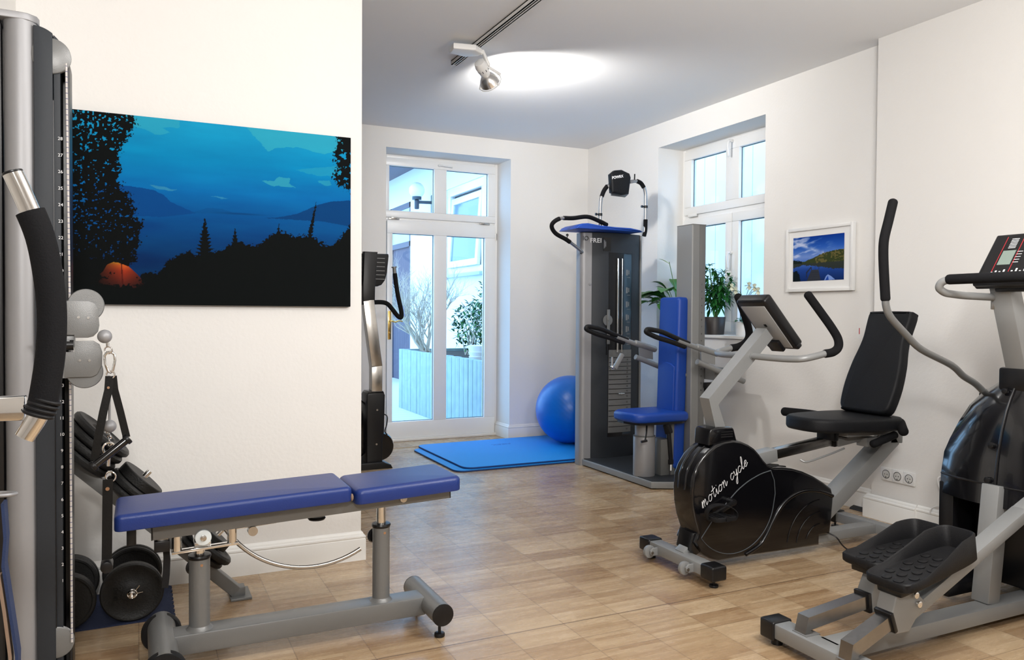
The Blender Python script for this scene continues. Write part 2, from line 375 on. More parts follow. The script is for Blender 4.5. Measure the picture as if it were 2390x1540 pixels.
G = [(2.225,2.69,2.275,2.713),(2.822,3.281,2.275,2.713)]; G2 = [(2.26,2.69,.195,2.052),(2.827,3.248,.195,2.052)]
f = MB(); sash(f, 2.19, 3.363, 2.207, 2.79, G, 7.43, 7.50); sa = obj('transom_sash', f, 'frame', d)
f = MB(); sash(f, 2.205, 3.365, .03, 2.185, G2, 7.43, 7.50); le = obj('door_leaf', f, 'frame', d)
for par, hs in ((sa,G),(le,G2)):
    for h in hs:
        gp = obj('pane', B((h[0],7.470,h[2]),(h[1],7.476,h[3])), 'glass', par, smooth=False)
        g = MB(); bead(g, (h[0]-.001,h[1]+.001,h[2]-.001,h[3]+.001), 7.462, t=.006, dpt=.006); obj('gasket', g, 'gasket', par, smooth=False)
k = MB().cyl((2.74,7.43,2.752),(2.74,7.41,2.752),.014).tube([(2.74,7.412,2.752),(2.755,7.405,2.752),(2.87,7.405,2.744)], .009, fil=.01, round_end=True)
obj('handle', k, 'wht', sa, label='white transom lever handle')
for x in (2.27,3.24):
    f = MB().box((x-.055,7.415,2.185),(x+.055,7.432,2.20), bev=.003).box((x-.03,7.408,2.19),(x+.03,7.43,2.207), bev=.003); obj('hinge', f, 'steel', d)
obj('hinge', MB().cyl((3.372,7.437,2.03),(3.372,7.437,2.11),.008).box((3.36,7.435,2.04),(3.385,7.445,2.10)), 'steel', d)
h = MB().box((2.212,7.420,1.01),(2.244,7.430,1.29), bev=.004); h.cyl((2.228,7.43,1.19),(2.228,7.385,1.19),.009)
h.tube([(2.228,7.388,1.19),(2.245,7.385,1.192),(2.275,7.385,1.178),(2.31,7.385,1.196),(2.345,7.385,1.188)], [.009,.0075], fil=.02, round_end=True)
h.cyl((2.228,7.42,1.075),(2.228,7.416,1.075),.009)
obj('door_handle', h, 'brass', le, label='polished brass lever handle on long plate')

# ---------------------------------------------------------------- window
d = thing('window_1', (4.58,5.2,1.10), kind='structure')
f = MB(); xa, xb = 4.575, 4.64
f.box((xa,4.50,1.10),(xb,4.56,2.80), bev=.003).box((xa,5.85,1.10),(xb,5.90,2.80), bev=.003).box((xa,4.56,2.76),(xb,5.85,2.80), bev=.003).box((xa,4.56,2.10),(xb,5.85,2.185), bev=.003).box((xa,4.56,1.10),(xb,5.85,1.13), bev=.003)
obj('window_frame', f, 'frame', d)
GA = [(4.655,5.122,2.252,2.683),(5.289,5.75,2.252,2.683)]; GB = [(4.655,5.12,1.216,2.064),(5.285,5.75,1.216,2.064)]
f = MB(); sash(f, 4.56, 5.85, 2.18, 2.765, GA, 4.56, 4.62, 'x'); s1 = obj('upper_sash', f, 'frame', d)
f = MB(); sash(f, 5.205, 5.85, 1.125, 2.14, [GB[1]], 4.56, 4.62, 'x'); s2 = obj('lower_sash', f, 'frame', d)
f = MB(); sash(f, 4.56, 5.20, 1.125, 2.14, [GB[0]], 4.56, 4.62, 'x'); s3 = obj('lower_sash', f, 'frame', d)
for par, hs in ((s1,GA),(s2,[GB[1]]),(s3,[GB[0]])):
    for h in hs:
        obj('pane', B((4.595,h[0],h[2]),(4.60,h[1],h[3])), 'glass', par, smooth=False)
        g = MB(); bead(g, h, 4.588, 'x', t=.006, dpt=.006); obj('gasket', g, 'gasket', par, smooth=False)
def whandle(y, z, par):
    h = MB().cyl((4.56,y,z),(4.535,y,z),.013).tube([(4.538,y,z),(4.515,y+.003,z),(4.51,y+.006,z-.04),(4.522,y+.008,z-.125)], .011, fil=.02, round_end=True)
    obj('window_handle', h, 'wht', par)
whandle(5.20,2.745,s1); whandle(5.20,1.80,s2)
obj('hinge', B((4.545,5.66,2.16),(4.562,5.78,2.185), bev=.004), 'wht', d)
obj('window_sill', B((4.265,4.538,1.08),(4.575,5.882,1.104), bev=.005), 'trim', d, label='white painted inner window sill')

# ---------------------------------------------------------------- courtyard outside
struct('courtyard_paving', B((-4,7.47,-.12),(9,22,-.03)), 'tiles', smooth=False)
hs = thing('neighbour_house', (4.6,13,0), 'white rendered neighbour house with garage gate, tilted window and eaves, seen through the garden door', 'house')
w = MB().box((4.6,8.0,-.1),(4.9,10.58,4.2)).box((4.6,10.58,-.1),(4.9,12.13,1.89)).box((4.6,10.58,3.30),(4.9,12.13,4.2)).box((4.6,12.13,-.1),(4.9,14.0,4.2)).box((4.6,14.0,3.35),(4.9,20,4.2))
obj('house_wall', w, 'render', hs, smooth=False)
w = MB().prism([(14.0,-.1),(20,-.1),(20,3.35),(14,3.35)],4.64,4.8,'yz'); g = obj('garage_gate', w, 'plank', hs, smooth=False)
w = MB().box((4.60,14.0,2.52),(4.66,20,2.62)).box((4.60,14.0,3.25),(4.66,20,3.35)).box((4.60,14.0,-.1),(4.66,14.07,3.35)).box((4.60,15.2,-.1),(4.66,15.3,3.35)); obj('gate_frame', w, 'garage', g, smooth=False)
obj('gate_pane', B((4.615,14.05,2.62),(4.64,15.2,3.25)), 'frost', g, smooth=False)
w = MB(); sash(w, 10.58, 12.13, 1.89, 3.30, [(10.72,12.0,2.0,3.17)], 4.62, 4.70, 'x'); wf = obj('window_frame', w, 'frame', hs)
Rt = Matrix.Translation((4.62,11.36,2.02)) @ Matrix.Rotation(math.radians(4),4,'Y') @ Matrix.Translation((-4.62,-11.36,-2.02))
w = MB(); w.T = Rt; sash(w, 10.74, 11.98, 2.0, 3.12, [(10.84,11.88,2.10,3.02)], 4.56, 4.62, 'x'); obj('tilted_sash', w, 'frame', wf)
w = MB(); w.T = Rt; w.box((4.585,10.84,2.10),(4.595,11.88,3.02)); obj('pane', w, mat('dim_pane', (.16,.24,.28), .1), wf, smooth=False)
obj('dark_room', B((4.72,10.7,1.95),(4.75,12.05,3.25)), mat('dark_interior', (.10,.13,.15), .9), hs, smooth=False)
obj('outer_sill', B((4.50,10.50,1.84),(4.62,12.2,1.89), bev=.005), 'frost', hs)
w = MB(); w.T = Matrix.Identity(4)
w.prism([(3.98,3.80),(4.62,3.93),(4.62,4.05),(3.98,3.86)], 8.5, 20, 'xz'); w.tube([(3.95,8.5,3.82),(3.95,20,3.82)], .04)
obj('eaves', w, 'garage', hs)
l = thing('wall_lantern', (4.58,12.5,3.14), 'white glass globe lantern on dark bracket on the neighbour house', 'lantern')
obj('globe', MB().sphere((4.30,12.75,3.36), .135), 'globe', l)
w = MB().cyl((4.30,12.75,3.25),(4.30,12.75,3.20),.08).cyl((4.30,12.75,3.2),(4.30,12.75,3.04),.04,bev=.015).beam((4.30,12.75,3.16),(4.56,12.7,3.16),.035,.05).box((4.555,12.62,2.98),(4.60,12.78,3.30), bev=.02)
obj('bracket', w, 'slate', l)
pl = thing('raised_planter', (3.6,9,0), 'bluish concrete palisade planter bed in the courtyard', 'planter')
yy = 7.51
while yy < 10.38:
    wd = .118; obj('palisade', B((3.25+random.uniform(-.004,.004),yy,-.04),(3.33,min(yy+wd,10.38),.775+random.uniform(-.004,.004)), bev=.008), 'conc', pl); yy += wd+.006
obj('back_edge', B((3.33,10.30,-.04),(4.58,10.38,.775)), 'conc', pl, smooth=False)
obj('soil', B((3.33,7.51,-.04),(4.58,10.3,.74)), 'soil', pl, smooth=False)
def leafblob(mb, c, rad, n, size, up=.3):
    for _ in range(n):
        while True:
            p = Vector((random.uniform(-1,1),random.uniform(-1,1),random.uniform(-1,1)))
            if p.length < 1: break
        q = Vector(c)+Vector((p.x*rad[0],p.y*rad[1],p.z*rad[2])); leaf(mb, q, Vector((random.uniform(-1,1),random.uniform(-1,1),random.uniform(-.6,.8))), size*random.uniform(.6,1.2))
def leaf(mb, p, d, L, wr=.42, droop=.2, n=4):
    d = Vector(d).normalized(); s = d.cross(Vector((0,0,1))); s = s.normalized() if s.length > .01 else Vector((1,0,0)); nn = s.cross(d)
    vs = []; fs = []
    for i in range(n+1):
        t = i/n; w = L*wr*.5*math.sin(math.pi*min(1,t*.92+.06))**.8 if i < n else 0
        c = Vector(p)+d*L*t-Vector((0,0,1))*droop*L*t*t
        vs += [c+s*w+nn*w*.25, c, c-s*w+nn*w*.25]
    for i in range(n):
        a = i*3; fs += [[a,a+1,a+4,a+3],[a+1,a+2,a+5,a+4]]
    mb.add(vs, fs)
def twigs(mb, p, d, L, r, depth):
    p, d = Vector(p), Vector(d).normalized(); q = p; pts = [p]
    for i in range(3):
        d2 = (d+Vector((random.uniform(-.25,.25),random.uniform(-.25,.25),random.uniform(-.1,.2)))).normalized(); q = q+d2*L/3; pts.append(q); d = d2
    mb.tube(pts, [r,r*.55], 5)
    if depth > 0:
        for i in range(3 if depth > 1 else 3):
            t = random.choice(pts[1:]); nd = (d+Vector((random.uniform(-.9,.9),random.uniform(-.9,.9),random.uniform(-.15,.7)))).normalized(); twigs(mb, t, nd, L*random.uniform(.55,.8), r*.55, depth-1)
b = MB()
for i in range(10): twigs(b, (3.52+random.uniform(-.05,.05),10.05+random.uniform(-.08,.08),.745), (random.uniform(-.75,.22),random.uniform(-.15,.45),1), .50, .017, 5)
obj('bare_shrub', b, 'twig', label='bare pale twiggy shrub in the planter behind the left door pane', cat='shrub', org=(3.52,10.05,.74))
def bush(name, c, rad, n, size, m, label, cat='shrub', org=None):
    t = thing(name, org or (c[0],c[1],.74), label, cat)
    b = MB(); leafblob(b, c, rad, n, size); obj('foliage', b, m, t)
    b = MB()
    for i in range(5): b.tube([(c[0]+random.uniform(-.03,.03),c[1]+random.uniform(-.03,.03),.745),(c[0]+random.uniform(-.1,.1),c[1]+random.uniform(-.2,.2),c[2]),(c[0]+random.uniform(-.1,.1),c[1]+random.uniform(-.2,.2),c[2]+rad[2]*.9)], [.008,.004], 6)
    obj('stem', b, 'twig', t)
bush('evergreen_shrub', (4.2,10.05,1.12), (.30,.25,.34), 420, .09, 'leafd', 'low dark evergreen behind the bare shrub')
bush('climbing_shrub', (3.85,8.72,1.25), (.16,.22,.46), 420, .075, 'leafd', 'leafy dark green climber on canes seen in the right door pane')
bush('rose_bush', (3.75,9.12,.98), (.14,.28,.2), 70, .06, 'leaf', 'small sparse rose bush left of the leafy climber')
t = thing('plant_pot', (3.45,8.06,.74), 'small white ribbed pot on the planter edge', 'pot')
obj('pot_body', MB().lathe([(0,.10),(.05,.11),(.052,.10),(.10,.115),(.102,.105),(.17,.125),(.175,.10),(.16,.09)], (3.45,8.06,.74), (0,0,1)), 'wht', t)
fw = MB().box((5.75,3.0,-.1),(5.85,7.6,4.6)); obj('board_fence', fw, 'boards', label='tall white boarded wall just outside the side window', cat='fence', smooth=False, org=(5.8,5.3,0))
struct('side_yard_paving', B((4.64,2.0,-.12),(9,7.47,-.03)), 'tiles', smooth=False)

# ================================================================ PICTURES
def vnoise(x, y, sc, seed):
    rs = np.random.RandomState(seed); g = rs.rand(256,256); x = x*sc; y = y*sc; xi = np.floor(x).astype(int); yi = np.floor(y).astype(int); fx = x-xi; fy = y-yi
    fx = fx*fx*(3-2*fx); fy = fy*fy*(3-2*fy); q = lambda a,b: g[a%256,b%256]
    return (q(xi,yi)*(1-fx)+q(xi+1,yi)*fx)*(1-fy)+(q(xi,yi+1)*(1-fx)+q(xi+1,yi+1)*fx)*fy
def fbm(x, y, sc, seed, o=4): return sum(vnoise(x,y,sc*2**i,seed+i)*.5**i for i in range(o))/sum(.5**i for i in range(o))
def inpoly(x, y, P):
    r = np.zeros(x.shape, bool); n = len(P)
    for i in range(n):
        x0,y0 = P[i]; x1,y1 = P[(i+1)%n]
        if y0 == y1: continue
        c = ((y0 > y) != (y1 > y)) & (x < (x1-x0)*(y-y0)/(y1-y0)+x0); r ^= c
    return r
def lin(c): c = np.array(c)/255.; return np.where(c <= .04045, c/12.92, ((c+.055)/1.055)**2.4)
def ramp(t, stops):
    out = np.zeros(t.shape+(3,)); ps = [s[0] for s in stops]; cs = np.array([s[1] for s in stops],float)
    for k in range(3): out[...,k] = np.interp(t, ps, cs[:,k])
    return out
def blend(img, m, c, a=1.):
    m = np.clip(m,0,1)*a; return img*(1-m[...,None])+np.array(c,float)*m[...,None]
def picture(name, fn, a, b, nx, nz, plane, off, m, parent):
    """grid a=(u0,z0) b=(u1,z1); fn gives sRGB 0..255 for each node"""
    u = np.linspace(a[0],b[0],nx); z = np.linspace(a[1],b[1],nz); U, Z = np.meshgrid(u,z); C = fn(U,Z); C = lin(np.clip(C,0,255))
    c = wloc(parent)
    if plane == 'xz': P = np.stack([U-c.x, np.full_like(U,off-c.y), Z-c.z], -1)
    else: P = np.stack([np.full_like(U,off-c.x), U-c.y, Z-c.z], -1)
    idx = np.arange(nx*nz).reshape(nz,nx); Fc = np.stack([idx[:-1,:-1],idx[:-1,1:],idx[1:,1:],idx[1:,:-1]],-1).reshape(-1,4)
    me = bpy.data.meshes.new(name); me.from_pydata(P.reshape(-1,3).tolist(), [], Fc.tolist()); me.update()
    ca = me.color_attributes.new('Col','FLOAT_COLOR','POINT'); ca.data.foreach_set('color', np.concatenate([C.reshape(-1,3), np.ones((nx*nz,1))],1).astype(np.float32).ravel())
    me.materials.append(M[m]); o = bpy.data.objects.new(name, me); COL.objects.link(o); o.parent = parent; return o
def lake_dusk(x, z):
    n1 = fbm(x,z,14,3)-.5; n2 = fbm(x+3,z,90,9)-.5; n3 = fbm(x,z+2,42,21)-.5
    t = (z-1.30)/.85
    img = ramp(t, [(0,(0,25,70)),(.25,(0,50,110)),(.42,(0,75,150)),(.52,(2,95,175)),(.62,(0,115,200)),(.8,(0,145,215)),(1,(40,160,222))])
    img += (fbm(x*.6,z*3,6,33)-.5)[...,None]*np.array([6,26,24])
    j = n1*.05
    for P, c, a in (([(.45,2.17),(.573,2.04),(.62,2.065),(.71,2.075),(.835,2.055),(1,2.10),(1,2.2),(.45,2.2)],(105,178,215),.85), ([(-.02,2.11),(.08,2.07),(.14,2.085),(.10,2.105),(.18,2.115),(.18,2.2),(-.08,2.2)],(100,175,215),.8),
                    ([(.70,1.965),(.77,1.98),(.9,2.0),(.98,2.0),(.98,1.95),(.80,1.945)],(70,160,210),.8), ([(.53,1.90),(.60,1.905),(.63,1.925),(.68,1.925),(.67,1.90),(.70,1.88),(.60,1.88)],(110,170,205),.9), ([(.81,1.92),(.87,1.925),(.88,1.905),(.84,1.9)],(95,165,205),.8),
                    ([(.055,1.845),(.10,1.84),(.18,1.828),(.13,1.823),(.08,1.828)],(120,150,200),.9), ([(.31,1.812),(.39,1.806),(.36,1.80)],(120,150,200),.8)):
        img = blend(img, inpoly(x+n1*.03+n2*.012, z+n3*.012, P).astype(float), c, a*.85)
    mt = inpoly(x+n2*.004, z+n2*.004, [(-.2,1.83),(-.049,1.832),(.005,1.829),(.071,1.82),(.11,1.802),(.138,1.773),(.188,1.752),(.25,1.727),(.1,1.70),(-.2,1.70)])
    img = blend(img, mt.astype(float), (0,70,150), .85)
    img = blend(img, np.exp(-((x-.03)/.13)**2-((z-1.655)/.035)**2), (0,58,135), .7)
    img = blend(img, inpoly(x, z+n2*.004, [(.22,1.727),(.30,1.755),(.36,1.755),(.44,1.73)]).astype(float), (0,80,155), .6)
    img = blend(img, inpoly(x, z+n2*.004, [(.55,1.722),(.621,1.730),(.708,1.752),(.803,1.80),(.874,1.823),(.99,1.838),(.99,1.70),(.836,1.722)]).astype(float), (0,62,130), .9)
    img = blend(img, np.exp(-((x-.45)/.09)**2-((z-1.736)/.004)**2), (0,60,125), .8)
    n4 = fbm(x+1,z,170,61,3)-.5; n5 = fbm(x,z+5,170,71,3)-.5; xx, zz = x+n2*.05+n3*.03+n4*.035, z+n2*.05+n3*.02+n5*.035
    tree = inpoly(xx, zz, [(-.3,2.2),(-.015,2.2),(-.005,2.10),(-.03,2.05),(-.06,2.0),(-.075,1.95),(-.06,1.90),(-.08,1.86),(-.04,1.80),(-.012,1.75),(-.01,1.69),(.035,1.675),(.005,1.62),(.02,1.585),(-.012,1.55),(.0,1.50),(-.04,1.47),(.0,1.40),(-.3,1.30)])
    hole = (fbm(x,z,105,50,3) > .735-.13*np.clip((z-1.93)/.2,0,1)-.05*((x < -.12)&(z > 1.62)&(z < 1.86))) & (x > -.25) & (z > 1.5)
    img = blend(img, (tree & ~hole).astype(float), (14,13,15)); 
    tent = inpoly(x, z, [(-.20,1.376),(-.135,1.448),(-.119,1.478),(-.095,1.489),(-.077,1.488),(-.034,1.471),(.004,1.434),(.05,1.376)])
    tc = ramp(np.clip((1.489-z)/.11,0,1), [(0,(235,160,40)),(.12,(225,100,35)),(.35,(170,50,25)),(1,(60,18,15))])
    dk = np.clip(1-np.abs(x+.05)/.14,.25,1); img = np.where(tent[...,None], tc*dk[...,None]*.9+10, img)
    img = blend(img, (tent & (np.abs((x+.062)-(1.47-z)*.05) < .0025)).astype(float), (70,20,15), .8)
    img = blend(img, (tent & (fbm(x,z,50,77,3)+ (-.085-x)*6 > .78)).astype(float), (14,12,13))
    bsh = inpoly(xx*.8+x*.2, zz*.8+z*.2, [(-.3,1.2),(-.3,1.385),(.02,1.385),(.012,1.434),(.031,1.455),(.09,1.442),(.125,1.50),(.17,1.53),(.217,1.55),(.245,1.53),(.33,1.55),(.376,1.57),(.411,1.60),(.452,1.60),(.512,1.585),(.56,1.62),(.60,1.655),(.66,1.65),(.72,1.645),(.80,1.635),(.849,1.60),(.888,1.61),(.93,1.66),(.96,1.70),(.99,1.75),(1,1.2)])
    img = blend(img, bsh.astype(float), (15,15,17))
    for (cx,z0,z1,w) in ((.286,1.50,1.705,.055),(.42,1.55,1.665,.03),(.80,1.60,1.815,.016),(.62,1.6,1.70,.02)):
        ph = (z*60+cx*7) % 1; wd = w*np.clip((z1-z)/(z1-z0),0,1)*(.35+.65*ph)+.0018; img = blend(img, ((np.abs(x+n4*.012-cx-(z1-z)*(-.18 if cx == .80 else 0)) < wd) & (z > z0) & (z < z1)).astype(float), (15,16,19))
    rt = inpoly(xx, zz, [(1,2.2),(.915,2.2),(.907,2.14),(.885,2.05),(.905,2.014),(.88,1.946),(.905,1.905),(.95,1.90),(1,1.85)])
    img = blend(img, (rt & ~(fbm(x,z,70,60,3) > .66)).astype(float), (14,16,20))
    return img*np.array([.50,.95,.90])*np.where(img.sum(-1,keepdims=True) < 70,.6,.93)+np.where((img[...,:1] > img[...,2:]*1.2),img*np.array([.45,0,0]),0)
cv = thing('canvas_print', (.36,3.93,1.725), 'wide canvas print of a blue dusk lake with a glowing tent on the left wall', 'picture')
obj('stretcher', B((-.285,3.918,1.300),(.973,3.946,2.150), bev=.003), mat('canvas_side', (.008,.012,.018), .8), cv)
picture('printed_front', lake_dusk, (-.284,1.301), (.972,2.149), 620, 430, 'xz', 3.9165, 'canvas', cv)
def lake_day(y, z):
    u = (4.222-y)/.452; v = (z-1.513)/.313   # u left->right
    n1 = fbm(u,v,9,5)-.5; n2 = fbm(u,v,60,8)-.5
    img = ramp(v, [(0,(15,40,95)),(.25,(30,65,140)),(.42,(70,110,190)),(.55,(110,140,205)),(.75,(40,90,180)),(1,(0,50,140))])
    s = fbm(u*.7+v*1.2, v*4-u*1.5, 4, 14); cl = np.clip((s-.52)*6,0,1)*np.clip(1-(u-.1)*1.3,0,1)*(v > .5); img = blend(img, cl, (190,200,230), .85)
    img = blend(img, np.exp(-(((v-.86)+(u-.1)*.5)/.045)**2)*(u < .62)*np.clip(.6+n1*2,0,1), (205,212,235), .8)
    hill = inpoly(u+n2*.01, v+n2*.05, [(-.1,.50),(.12,.47),(.2,.44),(.38,.50),(.6,.60),(.8,.65),(1.1,.66),(1.1,.40),(-.1,.40)])
    img = blend(img, hill.astype(float), (52,62,32)); img = blend(img, (hill & (fbm(u,v,30,4) > .56) & (u > .45)).astype(float), (120,105,60), .7); img = blend(img, (hill & (u < .18)).astype(float), (16,28,26))
    refl = inpoly(u+n2*.01, v+n2*.05, [(-.1,.40),(1.1,.40),(1.1,.24),(.8,.25),(.5,.32),(.2,.37),(.12,.33),(-.1,.28)])
    img = blend(img, refl.astype(float), (45,48,36), .9); img = blend(img, (np.abs(v-.42) < .006)&(u > .85), (150,160,70)) if False else img
    pier = inpoly(u, v, [(.25,-.1),(.38,.25),(.52,.25),(.58,-.1)]); img = blend(img, pier.astype(float), (52,56,66)); img = blend(img, (pier & ((v*40 % 1) < .2)).astype(float), (32,36,46), .7)
    for P in ([(.27,.2),(.36,.31),(.38,.31),(.29,.17)], [(.27,.08),(.29,.08),(.29,.2),(.27,.2)], [(.37,.25),(.385,.25),(.385,.31),(.37,.31)], [(.445,.25),(.455,.25),(.455,.32),(.445,.32)], [(.52,.25),(.53,.25),(.53,.31),(.52,.31)]): img = blend(img, inpoly(u,v,P).astype(float), (40,45,58))
    img = blend(img, inpoly(u, v, [(.63,.0),(.66,.08),(.70,.13),(.76,.09),(.84,.01)]).astype(float), (120,150,215)); img = blend(img, inpoly(u, v, [(.65,.0),(.68,.06),(.705,.10),(.72,.0)]).astype(float), (30,70,160))
    img = blend(img, (inpoly(u+n2*.03, v+n2*.06, [(-.1,-.1),(-.1,.22),(.08,.24),(.14,.15),(.17,-.1)])).astype(float), (10,22,30))
    return img
pc = thing('framed_photo', (4.275,3.98,1.66), 'small framed photo of a jetty on a lake in a white frame', 'picture')
f = MB()
Y0, Y1, Z0, Z1 = 3.690, 4.283, 1.439, 1.892
for q in ((Y0,Y0+.022,Z0,Z1),(Y1-.022,Y1,Z0,Z1),(Y0+.022,Y1-.022,Z0,Z0+.022),(Y0+.022,Y1-.022,Z1-.022,Z1)): f.box((4.258,q[0],q[2]),(4.287,q[1],q[3]), bev=.0015)
obj('picture_frame', f, 'wht', pc)
obj('mount_board', B((4.272,Y0+.02,Z0+.02),(4.286,Y1-.02,Z1-.02)), mat('mount_card', (.80,.80,.79), .8), pc, smooth=False)
picture('photo_print', lake_day, (3.770,1.513), (4.222,1.826), 190, 140, 'yz', 4.271, 'photo', pc)

# ================================================================ CEILING TRACK AND SPOTLIGHT
t = thing('light_track', (1.97,3,3.0), 'white ceiling light track running towards the door', 'light track')
f = MB().box((1.950,-1.5,2.975),(1.958,5.06,3.004)).box((1.982,-1.5,2.975),(1.990,5.06,3.004)).box((1.950,-1.5,2.998),(1.990,5.06,3.004)).box((1.950,-1.5,2.975),(1.964,5.06,2.978)).box((1.976,-1.5,2.975),(1.990,5.06,2.978)).box((1.95,5.055,2.975),(1.99,5.062,3.004))
obj('rail', f, 'wht', t, smooth=False); obj('conductor_slot', B((1.959,-1.5,2.985),(1.981,5.05,2.997)), 'black', t, smooth=False)
s = thing('spotlight', (1.95,4.68,2.97), 'white track spotlight with silver reflector bowl', 'spotlight')
f = MB().prism([(1.80,4.63),(1.94,4.60),(2.0,4.645),(2.0,4.70),(1.93,4.755),(1.81,4.73)], 2.935, 2.974, 'xy', bev=.009); obj('adapter_box', f, 'wht', s)
f = MB().cyl((1.99,4.672,2.955),(2.012,4.672,2.955),.018).beam((2.016,4.672,2.962),(2.060,4.672,2.880),.02,.028, bev=.008, up=(0,1,0), ext=.008); obj('swivel_arm', f, 'wht', s)
hd = Vector((.66,.48,-.52)).normalized(); hc = Vector((2.022,4.695,2.868)); KS = 1.32
f = MB().lathe([(a*KS,b*KS) for a,b in [(-.035,.012),(-.03,.026),(-.005,.032),(.04,.026),(.055,.018)]], hc, hd, 24); f.beam(tuple(hc+Vector((.03,-.01,.01))), tuple(hc+Vector((.135,.0,-.03))), .009, .018, bev=.002)
sh = obj('lamp_head', f, 'wht', s)
f = MB()
for k in range(10):
    a = k*.62; u = hd.cross(Vector((0,0,1))).normalized(); v_ = hd.cross(u)
    dr = u*math.cos(a)+v_*math.sin(a); p = hc+hd*.015+dr*.0295*KS; f.beam(tuple(p-hd*.011), tuple(p+hd*.011), .004, .002, bev=0, up=tuple(dr))
obj('vent_slots', f, 'black', sh)
f = MB(); out = [(.045,.012),(.055,.03),(.075,.045),(.098,.054),(.100,.052),(.078,.042),(.058,.026),(.05,.012)]; f.lathe([(a*KS,b*KS) for a,b in out], hc, hd, 36); obj('reflector_bowl', f, mat('aluminium_reflector', (.85,.84,.82), .25, metal=1), s)
f = MB().torus(tuple(hc+hd*.102*KS), .058*KS, .0035, tuple(hd)); 
for k in range(3):
    a = k*2.09+.4; dr = u*math.cos(a)+v_*math.sin(a); f.box(tuple(hc+hd*.10*KS+dr*.058*KS-Vector((.006,.006,.006))), tuple(hc+hd*.10*KS+dr*.058*KS+Vector((.006,.006,.006))))
obj('glass_ring', f, 'wht', s)
obj('halogen_bulb', MB().sphere(tuple(hc+hd*.08*KS), .012), mat('lit_bulb', (1,1,1), .5, emit=((1,.96,.9),40)), s)
lamp('spotlight_down_beam', 'SPOT', tuple(hc+hd*.15), 42, (1,.97,.93), .06, tuple(hc+hd*1.15+Vector((.25,.1,.12))), math.radians(165), .8)
sl = lamp('ceiling_patch_fill', 'SPOT', tuple(hc+Vector((.16,.10,-.02))), 60, (1,.97,.93), .06, tuple(hc+Vector((.16,.10,-.02))+Vector((.80,.50,.26))), math.radians(135), 1.0)  # separate upward spot, added beside the head to light the ceiling

# ================================================================ ADJUSTABLE BENCH (foreground)
t = thing('weight_bench', (.6,3.02,0), 'low adjustable weight bench with royal blue pads on a grey frame', 'bench')
f = MB().box((.085,2.965,.055),(1.045,3.065,.128), bev=.006); obj('base_beam', f, 'grey', t)
f = MB().cyl((.078,2.80,.095),(.078,3.20,.095),.048, 32); obj('foot_tube', f, 'grey', t)
for y in (2.815,3.175):
    w_ = MB().lathe([(-.021,.044),(-.02,.066),(-.012,.07),(.012,.07),(.02,.066),(.021,.044)], (.078,y,.072), (0,1,0), 36); obj('roller_wheel', w_, 'rubber', t)
f = MB().cyl((1.068,2.835,.097),(1.068,3.19,.097),.043, 32); ft = obj('foot_tube', f, 'grey', t)
for y in (2.832,3.193): obj('end_cap', MB().cyl((1.068,y-.003,.097),(1.068,y+.003,.097),.0435,32,bev=.002), 'black', ft)
for y in (2.87,3.15): obj('levelling_foot', MB().cyl((1.068,y,.0),(1.068,y,.016),.021,24,bev=.004).cyl((1.068,y,.016),(1.068,y,.06),.006), 'black', t)
for x, r in ((.200,.036),(.873,.034)):
    zt = .382 if x < .5 else .42
    p = obj('post', MB().cyl((x,3.015,.125),(x,3.015,zt),r,32).lathe([(0,r+.012),(.008,r+.003),(.014,r)], (x,3.015,.127),(0,0,1)), 'grey', t)
    obj('post_collar', MB().lathe([(0,r+.001),(.008,r+.004),(.014,r+.002),(.016,r-.01)], (x,3.015,zt),(0,0,1)), 'black', p)
    obj('bolt', MB().cyl((x+.005,3.015-r-.001,zt-.018),(x+.005,3.015-r+.002,zt-.018),.005,12), 'copper', p)
    obj('telescopic_rod', MB().cyl((x,3.015,zt),(x,3.015,.53 if x < .5 else .545),.0185,28), 'chrome', t)
    k = MB().lathe([(0,.012),(.004,.026),(.016,.029),(.026,.024),(.028,.008)], (x-.012,3.015+r,zt-.045), (-.35,1,0), 20); obj('adjustment_knob', k, 'black', t)
f = MB().beam((.045,2.955,.507),(1.135,2.955,.549),.036,.048, bev=.003).beam((.045,3.085,.507),(1.135,3.085,.549),.036,.048, bev=.003).box((1.06,2.95,.524),(1.10,3.09,.563), bev=.003).box((.16,2.95,.49),(.24,3.09,.52),bev=.002)
fr = obj('top_frame', f, 'grey', t)
for y in (2.955,3.085):
    obj('end_cap', MB().beam((1.1345,y,.549),(1.139,y,.549),.036,.048,bev=.001), 'black', fr); obj('end_cap', MB().beam((.041,y,.507),(.0455,y,.507),.036,.048,bev=.001), 'black', fr)
obj('pivot_bolt', MB().cyl((.94,2.937,.542),(.94,2.931,.542),.0145,24,bev=.002).cyl((.94,2.931,.542),(.94,2.928,.542),.007,6), 'steel', t)
r_ = obj('guide_roller', MB().lathe([(0,.010),(0,.024),(.002,.027),(.014,.027),(.016,.024),(.016,.010)], (.207,2.925,.477), (0,1,0), 36), 'acry', t, label='translucent white guide roller')
obj('roller_bolt', MB().cyl((.207,2.926,.477),(.207,2.919,.477),.0105,20,bev=.001).cyl((.207,2.919,.477),(.207,2.914,.477),.006,6), 'steel', r_)
f = MB().beam((.105,2.955,.430),(.325,2.955,.440),.032,.010,bev=.002).cyl((.122,2.955,.435),(.122,2.955,.49),.0165).cyl((.305,2.955,.44),(.305,2.955,.495),.0165).box((.18,2.96,.435),(.235,3.08,.455),bev=.003); obj('slider_bracket', f, 'chrome', t)
f = MB().beam((-.03,3.0,.535),(.72,3.0,.566),.05,.018,bev=.002).beam((-.03,3.05,.535),(.72,3.05,.566),.03,.012,bev=.002); pf = obj('pad_rail', f, 'steel', t)
